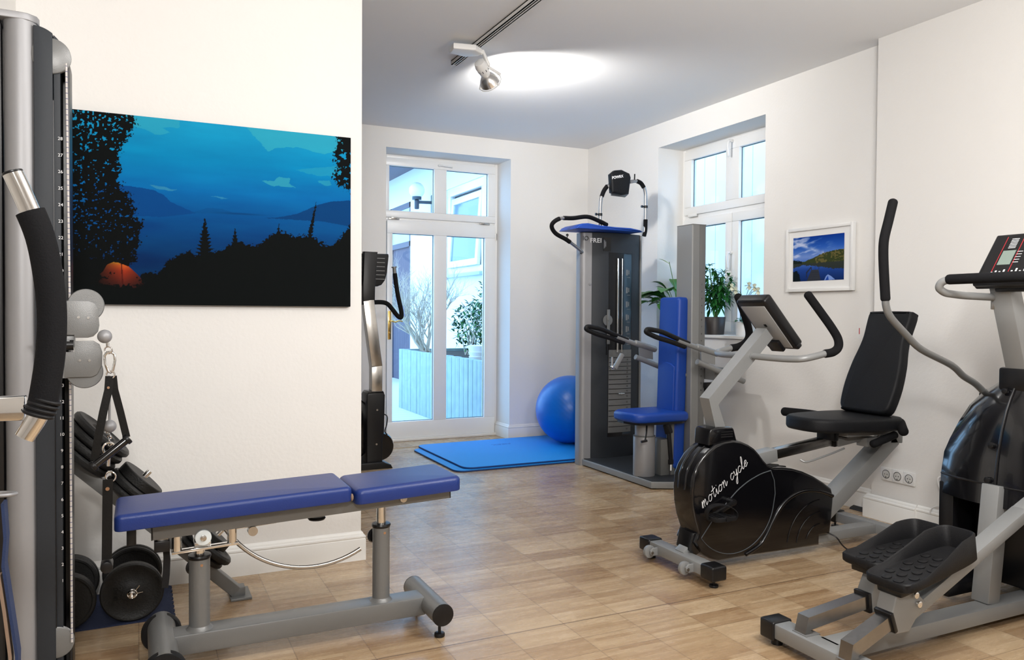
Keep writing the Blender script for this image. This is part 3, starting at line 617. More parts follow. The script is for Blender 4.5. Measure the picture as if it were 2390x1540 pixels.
obj('rail_plug', MB().box((-.035,2.93,.475),(-.005,2.975,.535),bev=.003), 'black', pf); obj('rail_plug', MB().box((.05,2.935,.44),(.10,2.98,.478),bev=.003), 'black', pf)
obj('plug_stem', MB().box((.06,2.945,.47),(.095,2.98,.52),bev=.002), 'steel', pf)
obj('height_strap', MB().strip([(.088,3.0,.45),(.092,3.0,.40),(.090,3.0,.35),(.085,3.0,.30)],.035,.022,(0,1,0)), 'rubber', t)
a = arc((.605,.672), .37, 206, 299, 22, off=2.995)
q = MB().tube(a, .0085, 12); obj('quadrant_bar', q, 'steel', t)
obj('locking_clamp', MB().beam((.315,2.965,.492),(.46,2.965,.500),.03,.010,bev=.002).lathe([(0,.009),(0,.017),(.03,.017),(.03,.009)],(.375,2.935,.478),(0,1,0),20), 'steel', t)
obj('under_knob', MB().lathe([(0,.03),(.006,.034),(.012,.03)], (.62,3.02,.475),(0,0,1),20), 'black', t)
def pad(x0,x1,y0,y1,zt0,zt1,th,bev,taper=0):
    bm = bmesh.new(); bmesh.ops.create_cube(bm,size=1)
    for v in bm.verts: v.co = Vector((x0+(v.co.x+.5)*(x1-x0), y0+(v.co.y+.5)*(y1-y0), v.co.z*th))
    bmesh.ops.bevel(bm, geom=[e for e in bm.edges if abs(e.verts[0].co.z-e.verts[1].co.z) > th*.5], offset=bev*1.5, segments=6, profile=.5, affect='EDGES')
    top = max(v.co.z for v in bm.verts)
    es = [e for e in bm.edges if abs(e.verts[0].co.z-top) < 1e-5 and abs(e.verts[1].co.z-top) < 1e-5]
    bmesh.ops.bevel(bm, geom=es, offset=bev, segments=5, profile=.5, affect='EDGES')
    bot = min(v.co.z for v in bm.verts); es = [e for e in bm.edges if abs(e.verts[0].co.z-bot) < 1e-5 and abs(e.verts[1].co.z-bot) < 1e-5]
    bmesh.ops.bevel(bm, geom=es, offset=.006, segments=2, profile=.5, affect='EDGES')
    for v in bm.verts:
        u = (v.co.x-x0)/(x1-x0); v.co.z += zt0+(zt1-zt0)*u-th/2
    return MB().addbm(bm)
obj('back_pad', pad(-.072,.722,2.868,3.172,.596,.622,.056,.016), 'vinylb', t, label='long royal blue pad')
obj('seat_pad', pad(.735,1.160,2.868,3.172,.607,.626,.058,.02), 'vinylb', t, label='short royal blue pad with worn corner beside it')
obj('torn_corner', MB().sphere((.722,2.882,.580),.012,10,(.5,.8,1.2)), 'beige', t)

# ================================================================ CABLE COLUMN, PULLEY, HANDLE (left edge)
t = thing('cable_tower', (-.40,2.87,0), 'tall adjustable cable pulley tower with silver column at the left edge', 'cable machine')
obj('round_column', MB().cyl((-.325,2.88,0),(-.325,2.88,2.172),.0455,40), 'silver', t)
obj('top_cap', MB().prism([(-.75,2.83),(-.325,2.833),(-.30,2.838),(-.278,2.86),(-.274,2.885),(-.28,2.95),(-.75,2.98)],2.165,2.187,'xy',bev=.003), 'silver', t)
obj('rear_body', B((-.75,2.86,0),(-.372,3.0,2.16),bev=.01), 'anthr2', t)
fin = [(-.29,.0),(-.205,.0),(-.196,.02)]+[(-.196,1.98)]+[(-.29+.094*math.cos(a),2.03+.11*math.sin(a)) for a in [i*math.pi/16 for i in range(0,9)]]
def finp(x0,x1,y0,y1,bev=.002):
    P = [(x0,0.0),(x1,0.0),(x1,2.03)]
    top = lambda x: 2.03+.125*math.sqrt(max(0,1-((x+.285)/.095)**2)) if x > -.285 else 2.155
    n = 10; P += [(x1-(x1-x0)*i/n, top(x1-(x1-x0)*i/n)) for i in range(n+1)]
    return MB().prism(P,y0,y1,'xz',bev=bev)
obj('front_panel', finp(-.287,-.236,2.842,2.96), 'anthr', t)
obj('slot_panel', finp(-.234,-.216,2.852,2.96,.001), 'anthr', t); obj('edge_profile', finp(-.199,-.191,2.86,2.97,.001), 'anthr2', t)
obj('rear_cover', finp(-.286,-.20,2.962,3.02,.001), 'anthr2', t)
obj('slot', B((-.2365,2.846,.18),(-.2335,2.853,1.93)), 'anthr2', t, smooth=False)
mb = MB()
for k in range(1,29): text(mb, str(k), .014, (-.2165,2.848,1.812-(28-k)*.0519), (1,0,0), (0,0,1), extrude=.0003)
obj('number_scale', mb, 'print', t, smooth=False)
obj('top_pulley', MB().lathe([(0,.052),(.002,.055),(.004,.053),(.008,.044),(.012,.053),(.014,.055),(.016,.052)],(-.240,2.8455,2.068),(0,1,0),40), 'grey', t)
obj('bottom_pulley', MB().lathe([(0,.046),(.002,.05),(.004,.048),(.008,.04),(.012,.048),(.014,.05),(.016,.046)],(-.235,2.8455,.215),(0,1,0),40), 'grey', t)
obj('cable', MB().tube([(-.199,2.848,2.05),(-.193,2.845,1.30),(-.192,2.845,.21)], .0034, 10), 'ropemark', t)
car = obj('pulley_carriage', MB().box((-.225,2.815,1.155),(-.178,2.86,1.195),bev=.003).cyl((-.205,2.82,1.205),(-.205,2.82,1.30),.018).cyl((-.205,2.82,1.06),(-.205,2.82,1.14),.018).box((-.235,2.80,1.165),(-.19,2.83,1.178),bev=.002), 'greyl', t)
up = [(-.205,1.300),(-.145,1.300),(-.128,1.292),(-.118,1.275),(-.116,1.215),(-.122,1.195),(-.14,1.187),(-.178,1.187),(-.205,1.20)]
lo = [(-.205,1.142),(-.19,1.176),(-.125,1.173),(-.112,1.165),(-.10,1.13),(-.104,1.095),(-.118,1.068),(-.14,1.060),(-.205,1.062)]
up = [(x,z) for x,z in up]
obj('pulley_cheek', MB().prism([(-.205,1.195),(-.205,1.302),(-.138,1.302),(-.120,1.294),(-.112,1.278),(-.108,1.225),(-.112,1.205),(-.125,1.190),(-.14,1.186),(-.178,1.186),(-.178,1.195)],2.800,2.806,'xz',bev=.001), 'grey', car)
obj('pulley_cheek', MB().prism([(-.205,1.062),(-.205,1.142),(-.178,1.142),(-.178,1.176),(-.125,1.176),(-.108,1.165),(-.100,1.14),(-.101,1.10),(-.115,1.07),(-.13,1.062)],2.800,2.806,'xz',bev=.001), 'grey', car)
obj('pulley_wheel', MB().lathe([(0,.05),(.003,.052),(.006,.045),(.012,.045),(.015,.052),(.018,.05)],(-.146,2.808,1.288),(0,1,0),40), 'grey', car)
obj('pulley_wheel', MB().lathe([(0,.05),(.003,.052),(.006,.045),(.012,.045),(.015,.052),(.018,.05)],(-.150,2.808,1.078),(0,1,0),40), 'grey', car)
for x,z in ((-.166,1.25),(-.139,1.249),(-.163,1.115),(-.136,1.114)): obj('rivet', MB().cyl((x,2.798,z),(x,2.801,z),.004,12), 'steel', car)
obj('pull_pin', MB().cyl((-.24,2.79,1.185),(-.205,2.80,1.18),.006).cyl((-.205,2.81,1.163),(-.18,2.81,1.163),.016), 'black', car)
# front press arm with the curved grip, joined to the tower body
pa = obj('press_arm', MB().beam((-.60,1.62,1.105),(-.178,1.62,1.098),.035,.042,bev=.003,up=(0,0,1)).beam((-.60,1.62,1.105),(-.60,2.88,1.105),.035,.042,bev=.003), 'chrome', t, label='chrome press arm')
gp = [(-.193,1.6,1.507),(-.175,1.6,1.462),(-.153,1.6,1.40),(-.141,1.6,1.33),(-.136,1.6,1.27),(-.138,1.6,1.20),(-.147,1.6,1.13),(-.156,1.6,1.09),(-.179,1.6,1.048)]
def smooth_path(P, n=6):
    P = [Vector(p) for p in P]; out = []
    for i in range(len(P)-1):
        a, b, c, d_ = P[max(i-1,0)], P[i], P[i+1], P[min(i+2,len(P)-1)]
        for k in range(n):
            s_ = k/n; out.append(.5*((2*b)+(c-a)*s_+(2*a-5*b+4*c-d_)*s_*s_+(3*b-a-3*c+d_)*s_**3))
    out.append(P[-1]); return out
sp_ = smooth_path(gp)
gb = obj('grip_bar', MB().tube(sp_, .0165, 20), 'chrome', pa)
obj('bar_plug', MB().cyl(tuple(sp_[0]+Vector((-.0015,0,.004))), tuple(sp_[0]), .0166,20,bev=.001), 'black', gb)
ri = [i for i,p in enumerate(sp_) if 1.085 < p.z < 1.452]
obj('foam_grip', MB().tube([sp_[i] for i in ri], .0235, 22), 'foam', gb)
fo = MB()
for i in range(4): p = sp_[ri[-1]]+Vector((.010-i*.004+.0,0,.022-i*.008)); fo.torus(tuple(p), .0225, .0035, (.35,0,1), 30, 8)
obj('foam_fold', fo, 'rubber', gb)
obj('hook_ring', MB().torus((-.262,1.9,.86),.032,.004,(0.1,.1,1)), 'silver', pa) if False else None

dh = thing('cable_stirrup', (-.085,2.80,.86), 'black strap pull handle clipped to the upper cable ball', 'cable handle')
obj('stopper_ball', MB().sphere((-.093,2.79,1.190),.0215), 'silver', dh)
obj('eye', MB().tube([(-.085,2.79,1.170),(-.084,2.79,1.158)],.005).torus((-.083,2.79,1.147),.011,.0025,(.3,1,0)), 'chrome', dh)
cb = [(-.086,2.79,1.140),(-.094,2.79,1.128),(-.092,2.79,1.105),(-.083,2.79,1.078),(-.077,2.79,1.075),(-.070,2.79,1.082),(-.064,2.79,1.115),(-.066,2.79,1.133),(-.076,2.79,1.141)]
obj('carabiner', MB().tube(cb,.0042,10,closed=True), 'chrome', dh); obj('steel_ring', MB().torus((-.077,2.79,1.068),.012,.0028,(.25,1,0)), 'chrome', dh)
st = obj('strap', MB().strip([(-.080,2.788,1.064),(-.083,2.787,1.02),(-.098,2.783,.95),(-.112,2.780,.87),(-.123,2.779,.80)],.024,.004,(1,0,.15)), 'leather', dh)
obj('strap', MB().strip([(-.070,2.79,1.064),(-.066,2.792,1.02),(-.050,2.795,.95),(-.032,2.797,.865)],.022,.004,(1,0,.25)), 'leather', dh)
obj('rivet', MB().cyl((-.083,2.784,1.028),(-.083,2.780,1.028),.004,12), 'copper', dh)
h0, h1 = Vector((-.125,2.777,.782)), Vector((-.030,2.797,.858)); hd_ = (h1-h0).normalized()
obj('hand_grip', MB().cyl(tuple(h0),tuple(h1),.0125,24), 'gloss', dh)
for p in (h0,h1): obj('grip_end', MB().cyl(tuple(p-hd_*.007),tuple(p+hd_*.007),.017,24,bev=.003), 'black', dh)
dh2 = thing('pull_strap', (-.085,2.86,.6), 'long black hanging strap clipped to the lower cable ball', 'cable strap')
obj('stopper_ball', MB().sphere((-.082,2.86,.895),.0205).tube([(-.083,2.86,1.06),(-.082,2.86,.915)],.004), 'silver', dh2)
ch = MB()
for i in range(4): ch.torus((-.083,2.86,.87-i*.011),.007,.002,(1,(i%2),.2),16,6)
ch.torus((-.083,2.86,.822),.019,.0032,(.2,1,0)); obj('chain_and_ring', ch, 'chrome', dh2)
obj('snap_hook', MB().cyl((-.085,2.86,.80),(-.087,2.86,.765),.0055).torus((-.084,2.86,.80),.008,.003,(1,0,0),20,6).torus((-.08,2.86,.73),.016,.0025,(.3,1,.1)), 'chrome', dh2)
st = obj('strap', MB().strip([(-.088,2.857,.722),(-.090,2.857,.60),(-.092,2.857,.46)],.030,.004,(1,.1,0)), 'leather', dh2)
obj('rivet', MB().cyl((-.089,2.855,.692),(-.089,2.850,.692),.006,14), 'copper', st); obj('tube_end', MB().cyl((-.092,2.83,.44),(-.092,2.90,.44),.0185,26,bev=.003), 'black', dh2)
an = thing('ankle_strap', (-.24,2.0,.60), 'navy and beige ankle strap hanging at the lower left edge', 'strap')
obj('metal_ring', MB().torus((-.270,2.0,.872),.030,.0042,(.05,.1,1)), 'silver', an)
obj('strap_band', MB().strip([(-.262,2.0,.855),(-.258,2.0,.78),(-.262,2.0,.72),(-.250,2.0,.62),(-.238,2.0,.52),(-.240,2.0,.42),(-.255,2.0,.33)],.045,.006,(0,1,.1)), 'navy', an)
obj('lining', MB().strip([(-.270,1.99,.70),(-.260,1.99,.62),(-.250,1.99,.52),(-.252,1.99,.42),(-.262,1.99,.33)],.03,.006,(0,1,.1)), 'beige', an)

# ================================================================ PLATE RACK, PLATES, DUMBBELLS
t = thing('plate_rack', (.4,3.65,0), 'grey slanted plate rack post with flat foot by the wall', 'weight rack')
P0, P1 = Vector((.392,3.65,.03)), Vector((-.44,3.65,.845)); ax = (P1-P0).normalized(); nrm = Vector((-ax.z,0,ax.x)); nrm = -nrm if nrm.z < 0 else nrm
obj('post', MB().beam(tuple(P0), tuple(P1), .065,.05,bev=.004,up=tuple(nrm)), 'grey', t)
obj('foot_plate', MB().box((.365,3.59,0),(.455,3.745,.012),bev=.003).box((.37,3.62,.01),(.43,3.68,.05),bev=.004), 'grey', t)
obj('rear_leg', MB().beam((-.44,3.65,.845),(-.455,3.85,.01),.05,.05,bev=.004,up=(1,0,0)), 'grey', t)
def plate(c, axd, r, th, kind='round', label='', name='weight_plate'):
    c = Vector(c)
    if kind == 'round': pr = [(0,.014),(.0,r*.62),(.0,r*.80),(th*.05,r*.93),(th*.3,r*.995),(th*.5,r),(th*.7,r*.995),(th*.95,r*.93),(th,r*.80),(th*.8,r*.72),(th*.72,r*.42),(th,r*.36),(th,.014)]
    else: pr = [(0,.014),(0,r*.97),(th*.08,r),(th*.92,r),(th,r*.97),(th,.014)]
    return obj(name, MB().lathe(pr, tuple(c), axd, 12 if kind == 'hex' else 44), 'iron', None, label=label, cat='weight plate', group='plates on the slanted rack', org=tuple(c), ang=30)
def stack(s, spec, lab, over=.03):
    base = P0+ax*s+nrm*.026; d = 0
    for i,(r,th,k,l) in enumerate(spec): plate(base+nrm*d, tuple(nrm), r, th, k, l); d += th+.001
    obj('peg', MB().cyl(tuple(base), tuple(base+nrm*(d+over)), .0125, 20, bev=.002), 'chrome', t)
stack(.885, [(.130,.035,'round','round black plate lowest on the upper rack stack'),(.133,.036,'round','black plate second from the bottom on the upper rack stack'),(.133,.036,'round','black plate third from the bottom on the upper rack stack'),(.135,.034,'round','topmost recessed black plate on the upper rack stack')], 'a', .02)
stack(.64, [(.105,.028,'round','smaller round plate lowest on the middle rack stack'),(.112,.034,'round','round black plate below the flat-faced plate on the middle rack stack'),(.098,.040,'flat','thick flat-faced plate on top of the middle rack stack')], 'b')
stack(.235, [(.110,.030,'round','round black plate lowest on the rack stack under the bench'),(.125,.036,'round','wide black plate in the middle of the rack stack under the bench'),(.075,.038,'hex','small angular plate on top of the rack stack under the bench')], 'c')
t = thing('floor_mat', (-.1,3.7,0), 'slate blue mat with scalloped edge under the dumbbells', 'mat')
poly = [(-.45,3.51),(.125,3.51)]
for i in range(8):
    for a in (-60,-20,20,60): poly.append((.122+.019*math.cos(math.radians(a)), 3.536+i*.051+.026*math.sin(math.radians(a))))
poly += [(.125,3.92),(-.45,3.92)]
obj('mat_sheet', MB().prism(poly,0,.006,'xy'), 'matting', t, smooth=False)
def dumbbell(cx, label, r=.119):
    zc = r+.007
    t = thing('dumbbell', (cx,3.67,.006), label, 'dumbbell', 'dumbbells on the mat')
    obj('bar', MB().cyl((cx,3.485,zc),(cx,3.86,zc),.0125,24,bev=.002), 'chrome', t)
    for y0, s_ in ((3.525,1),(3.80,-1)):
        for k in range(2):
            rr = r-(.0 if k == 0 else .003); th = .026; y = y0+s_*k*.027
            pr = [(-th/2,.013),(-th/2,rr*.30),(-th*.36,rr*.34),(-th*.36,rr*.84),(-th/2,rr*.88),(-th/2,rr*.95),(-th*.3,rr),(th*.3,rr),(th/2,rr*.95),(th/2,rr*.88),(th*.36,rr*.84),(th*.36,rr*.34),(th/2,rr*.30),(th/2,.013)]
            p = obj('disc', MB().lathe(pr,(cx,y,zc),(0,1,0),48), 'iron', t)
            if y0 < 3.6 and k == 0: obj('weight_marking', text(MB(),'10 KG',.022,(cx-.06,y-th*.36-.001,zc),(0,0,1),(-1,0,0),extrude=.0012), 'rubber', p, smooth=False)
        yc = 3.498 if s_ > 0 else 3.845
        obj('spring_collar', MB().torus((cx,yc,zc),.017,.003,(0,1,0)).torus((cx,yc+.006,zc),.017,.003,(0,1,0)).tube([(cx+.012,yc,zc+.012),(cx+.028,yc-.003,zc+.032)],.002,6).tube([(cx+.015,yc,zc),(cx+.040,yc-.003,zc+.004)],.002,6), 'chrome', t)
dumbbell(-.022, 'black cast iron dumbbell standing nearest the bench on the mat'); dumbbell(-.262, 'black cast iron dumbbell half hidden by the cable tower', .112)

# ================================================================ WEIGHT TOWER MACHINE (back)
t = thing('chest_press_machine', (3.6,5.2,0), 'grey weight stack machine with blue seat in front of the side window', 'weight machine')
obj('base_plate', MB().prism([(3.36,4.655),(3.50,4.585),(4.10,4.585),(4.10,5.73),(3.36,5.73)],.008,.055,'xy',bev=.004), 'greyl', t)
obj('base_deck', MB().prism([(3.375,4.665),(3.505,4.60),(4.085,4.60),(4.085,5.71),(3.375,5.71)],.055,.060,'xy'), 'anthr', t)
tw = obj('tower_housing', MB().prism([(3.40,5.645),(3.45,5.610),(3.55,5.585),(3.66,5.578),(3.78,5.588),(3.88,5.612),(3.92,5.63),(3.93,5.67),(3.93,5.725),(3.38,5.725)],.055,1.955,'xy',bev=.004), 'anthr', t, ang=30)
obj('corner_column', MB().prism([(3.342+.04*(1-math.cos(a)),5.668-.04*math.sin(a)) for a in [i*math.pi/12 for i in range(7)]]+[(3.43,5.618),(3.44,5.64),(3.42,5.722),(3.342,5.722)],.0,1.95,'xy'), 'silver', tw); obj('side_trim', B((3.922,5.62,.055),(3.936,5.68,1.95),bev=.003), 'greyl', tw)
def fy(x): return 5.578+((x-3.66)/.26)**2*.042
sl_ = MB()
def panel(x0,x1,z0,z1,lift,n=6):
    mb = MB(); a = [(x0+(x1-x0)*i/n) for i in range(n+1)]
    mb.prism([(x,fy(x)-lift) for x in a]+[(x,fy(x)+.002) for x in a[::-1]], z0, z1, 'xy'); return mb
obj('weight_window', panel(3.575,3.812,.235,1.79,.0015), 'anthr2', tw, smooth=False)
obj('side_window', panel(3.72,3.805,.25,1.78,.003), mat('clear_smoked_plastic', (.03,.05,.07), .12), tw, smooth=False)
wst = obj('weight_stack', panel(3.578,3.81,.27,.97,.006), 'grey', tw, smooth=False)
sl_ = MB()
for z in (.905,.865,.83,.795,.762,.72,.68,.64,.60,.55,.50,.455,.41,.365,.32): sl_.addbm(bmesh.new()); m_ = panel(3.580,3.808,z-.0025,z+.0025,.0075); sl_.add(m_.v,m_.f)
obj('stack_gaps', sl_, 'anthr2', wst, smooth=False)
nm = MB()
for i,z in enumerate((.885,.848,.812,.778,.74,.70,.66,.62,.575,.525,.478,.432,.387,.342,.295)): text(nm, str(5*(i+2)), .018, (3.765,fy(3.765)-.0085,z), (1,.1,0), (0,0,1), extrude=.0003)
obj('stack_numbers', nm, 'dprint', wst, smooth=False)
obj('selector_pin', MB().cyl((3.69,5.57,.60),(3.69,5.545,.60),.008).cyl((3.66,5.548,.60),(3.72,5.548,.60),.006), 'chrome', tw)
obj('guide_rod', MB().cyl((3.655,5.565,.95),(3.655,5.565,1.74),.008).cyl((3.700,5.567,.95),(3.700,5.567,1.74),.0045), 'chrome', tw)
obj('pulley_opening', panel(3.525,3.59,1.80,1.915,.003), 'anthr2', tw, smooth=False)
pu = MB()
for k in range(3): pu.torus((3.545+k*.011,5.615+k*.004,1.858),.048,.0035,(.85,-.5,0),30,6)
obj('pulley_wheel', pu, 'silver', tw)
obj('travelling_pulley', MB().cyl((3.560,5.572,1.22),(3.560,5.566,1.22),.046,30).box((3.550,5.560,1.02),(3.578,5.568,1.31),bev=.002).cyl((3.563,5.56,1.22),(3.563,5.555,1.22),.008), 'grey', tw)
obj('belt', B((3.548,5.566,.93),(3.556,5.572,1.24)), 'rubber', tw, smooth=False)
obj('logo_lettering', text(MB(),'FREI',.052,(3.458,5.603,1.885),(1,-.30,0),(0,0,1),offset=.0012,spacing=1.08), 'print', tw, smooth=False)
obj('logo_roundel', text(MB(),'IO',.052,(3.366,5.612,1.900),(1,-.15,0),(0,0,1)), 'dprint', tw, smooth=False)
obj('lock', MB().cyl((3.415,5.632,1.52),(3.415,5.615,1.52),.011,20,bev=.002), 'silver', tw)
ex = MB()
for z in (1.60,1.45,1.33,1.22,1.12,1.03): ex.box((3.742,fy(3.76)-.0045,z),(3.765,fy(3.76)-.003,z+.05)); ex.box((3.772,fy(3.78)-.0045,z+.01),(3.782,fy(3.78)-.003,z+.045)); ex.box((3.74,fy(3.77)-.0045,z-.018),(3.79,fy(3.77)-.003,z-.014))
obj('instruction_prints', ex, 'grey', tw, smooth=False)
# second column with scale
c2 = obj('scale_column', MB().prism([(3.768,4.735),(3.775,4.728),(3.835,4.728),(3.835,4.915),(3.768,4.915)],.058,1.950,'xy',bev=.003), 'greyl', t)
obj('scale_profile', MB().box((3.838,4.730,.058),(3.896,4.915,1.95),bev=.003).box((3.834,4.735,.058),(3.840,4.9,1.948)), 'grey', c2)
obj('column_cap', B((3.766,4.727,1.949),(3.898,4.917,1.955),bev=.002), 'greyl', c2)
nm = MB()
for k in range(1,18):
    text(nm, str(k), .017, (3.862,4.7285,1.50-(k-1)*.0535), (1,0,0), (0,0,1), extrude=.0004)
obj('number_scale', nm, 'dprint', c2, smooth=False)
# seat, post, backrest
obj('seat_post', MB().cyl((3.45,4.875,.055),(3.45,4.875,.355),.082,40,bev=.004), 'silver', t)
obj('seat_tube', MB().cyl((3.452,4.875,.35),(3.452,4.875,.465),.072,36), 'silver', t)
obj('seat_post_collar', MB().lathe([(0,.083),(.006,.084),(.01,.074)],(3.45,4.875,.353),(0,0,1),36), 'grey', t)
obj('seat_support', MB().box((3.55,4.80,.055),(3.63,4.93,.33),bev=.004).box((3.635,4.79,.055),(3.675,4.85,.47),bev=.003), 'grey', t)
def spoly(P, a0, a1, bev, m, name, parent, **k): return obj(name, MB().prism(P,a0,a1,'xy',bev=bev,seg=5), m, parent, **k)
SP = [(3.27,4.78),(3.30,4.735),(3.36,4.715),(3.50,4.708),(3.70,4.70),(3.735,4.715),(3.745,4.75),(3.74,5.05),(3.70,5.085),(3.40,5.075),(3.31,5.055),(3.265,5.01),(3.255,4.90)]
spoly(SP,.470,.545,.028,'vinylb2','seat',t,label='bright blue contoured seat')
obj('seat_underside', MB().prism([(x*.9+.35,y*.9+.489) for x,y in SP],.455,.475,'xy'), 'black', t, smooth=False)
LN = math.radians(1.6)
bk = MB(); bk.T = Matrix.Translation((3.68,4.9,.10)) @ Matrix.Rotation(LN,4,'Y')
bk.box((-.03,-.122,0),(.075,.130,1.305),bev=.028,seg=5); obj('backrest', bk, 'vinylb2', t, label='tall bright blue backrest')
bl = MB(); bl.T = bk.T.copy(); bl.prism([(-.104,.32),(.10,.32),(.10,.775),(.05,.80),(0,.808),(-.055,.80),(-.104,.775)],-.042,-.01,'yz',bev=.008); obj('lumbar_pad', bl, 'vinylb2', t)
obj('back_bracket', MB().box((3.70,4.78,.80),(3.775,4.83,.825),bev=.004).box((3.74,4.86,1.0),(3.775,4.9,1.05),bev=.004), 'greyl', t)
lv = obj('seat_lever', MB().beam((3.555,4.74,.455),(3.565,4.72,.385),.045,.05,bev=.008).beam((3.56,4.72,.41),(3.578,4.715,.19),.028,.03,bev=.008).box((3.56,4.705,.155),(3.60,4.73,.195),bev=.008), 'rubber', t)
obj('belt_tag', B((3.572,4.712,.11),(3.584,4.716,.155)), 'wht', lv, smooth=False)
obj('seat_release', MB().tube([(3.42,4.80,.46),(3.36,4.72,.40),(3.335,4.70,.355)],.006,8,fil=.02).cyl((3.30,4.70,.345),(3.345,4.69,.352),.009), 'black', t)
# press arms
def arm(y, dx, dz, nm_, full):
    g = lambda x,z: (x+dx,y,z+dz)
    a = obj('press_arm', MB().tube([g(3.50,1.085),g(3.72,1.018)],.019,20).tube([g(3.68,1.036),g(3.86,.985)],.024,20,round_end=True), 'greyl', t)
    obj('arm_plate', MB().prism([(3.71+dx,1.02+dz),(3.84+dx,.985+dz),(3.842+dx,.905+dz),(3.715+dx,.925+dz)],y-.006,y+.006,'xz'), 'greyl', a)
    obj('lower_tube', MB().tube([g(3.68,.928),g(4.12,.772)],.021,20), 'greyl', a)
    obj('hand_grip', MB().tube([g(3.565,1.040),g(3.44,1.078),g(3.32,1.108),g(3.245,1.137),g(3.225,1.150),g(3.235,1.165),g(3.26,1.166),g(3.36,1.150),g(3.50,1.098),g(3.60,1.062)],.0175,16,fil=.03,round_end=True), 'rubber', a)
    return a
arm(4.55,0,0,'near',True)
a2 = arm(5.10,-.16,.010,'far',True)
obj('crank_bar', MB().beam((3.37,5.06,.965),(3.30,5.06,.855),.03,.03,bev=.004), 'greyl', a2); obj('cable_end', MB().cyl((3.272,5.05,.945),(3.272,5.05,.87),.007).sphere((3.272,5.05,.865),.016,14).cyl((3.29,5.06,.86),(3.25,5.04,.86),.012), 'chrome', a2)
obj('pivot_housing', MB().box((3.90,4.62,.78),(4.04,4.90,.87),bev=.006).box((3.97,4.56,.82),(4.10,5.2,.85),bev=.006), 'grey', t)
obj('carriage_clamp', MB().box((3.885,4.69,.715),(3.98,4.75,.755),bev=.004).box((3.90,4.70,.62),(3.925,4.74,.72),bev=.004), 'black', t)

# blue cushion + ab trainer on top of the tower
P = [(3.175,1.957),(3.20,1.983),(3.235,2.0),(3.29,2.006),(3.40,1.994),(3.55,1.988),(3.70,1.988),(3.79,1.976),(3.825,1.960),(3.80,1.957)]
obj('wedge_cushion', MB().prism(P,5.44,5.74,'xz',bev=.012), 'vinylb2', None, label='thin blue cushion lying on top of the weight tower', cat='cushion', org=(3.5,5.65,1.957))
t = thing('ab_trainer', (3.75,5.72,1.99), 'black and chrome tubular ab trainer resting on the blue cushion', 'exercise device')
AY = 5.66
hp = obj('head_pad', MB().prism([(3.625,2.30),(3.72,2.285),(3.795,2.30),(3.815,2.44),(3.80,2.475),(3.72,2.50),(3.655,2.49),(3.612,2.455)],AY-.05,AY+.02,'xz',bev=.02,seg=4), 'vinylk', t)
obj('pad_backing', MB().prism([(3.66,2.285),(3.80,2.28),(3.835,2.31),(3.84,2.46),(3.80,2.48),(3.66,2.47)],AY+.018,AY+.04,'xz',bev=.006), 'grey', hp)
obj('lettering', text(MB(),'POWRX',.031,(3.672,AY-.0515,2.432),(1,0,.22),(-.15,0,1),offset=.0012), 'print', hp, smooth=False)
obj('arch_tube', MB().tube([(3.84,AY+.02,2.415),(3.92,AY+.02,2.43),(3.985,AY+.02,2.40),(4.01,AY+.02,2.33),(4.012,AY+.02,2.08),(4.0,AY+.02,1.96)],.0155,16,fil=.07), 'tubesil', t)
obj('arch_foam', MB().tube([(3.915,AY+.02,2.428),(3.96,AY+.02,2.416),(3.99,AY+.02,2.378)],.0185,16,fil=.03), 'foam', t); obj('arch_foam', MB().tube([(4.012,AY+.02,2.10),(4.010,AY+.02,2.0),(3.997,AY+.02,1.955)],.0185,16,fil=.02), 'foam', t)
obj('arch_tube', MB().tube([(3.64,AY+.02,2.375),(3.60,AY+.02,2.350),(3.555,AY+.02,2.27),(3.545,AY+.02,2.14),(3.548,AY+.02,1.99)],.0145,16,fil=.06), 'tubesil', t)
obj('arch_foam', MB().tube([(3.615,AY+.02,2.362),(3.58,AY+.02,2.32),(3.560,AY+.02,2.268)],.0185,16,fil=.03), 'foam', t)
for x,z in ((4.012,2.21),(3.546,2.115)): obj('clamp_knob', MB().cyl((x,AY+.02,z-.011),(x,AY+.02,z+.011),.019).cyl((x-.05,AY+.01,z),(x-.01,AY+.02,z),.004).cyl((x-.052,AY+.01,z),(x-.038,AY+.01,z),.011), 'black', t)
obj('bracket', MB().beam((3.835,AY+.01,2.41),(3.90,AY+.01,2.425),.03,.025,bev=.003).beam((3.655,AY+.01,2.38),(3.61,AY+.01,2.355),.025,.022,bev=.003), 'silver', t)
obj('pin', MB().cyl((3.885,AY+.01,2.43),(3.887,AY+.01,2.485),.006,12,bev=.002), 'black', t)
lp = [(3.60,AY,2.03),(3.50,AY-.03,2.055),(3.36,AY-.08,2.075),(3.20,AY-.12,2.05),(3.06,AY-.15,2.035),(3.005,AY-.12,1.985),(3.06,AY-.08,1.925),(3.19,AY-.05,1.875),(3.34,AY-.02,1.795),(3.36,AY,1.78)]
sp2 = smooth_path(lp,6); obj('hand_loop', MB().tube(sp2,.013,16), 'tubesil', t)
for a_,b_ in ((0,22),(24,43),(50,54)): obj('loop_foam', MB().tube(sp2[a_:b_+1],.0175,16), 'foam', t)
obj('clamp_knob', MB().cyl((3.185,AY-.05,1.885),(3.19,AY-.05,1.93),.004).cyl((3.187,AY-.05,1.912),(3.189,AY-.05,1.925),.011), 'black', t)

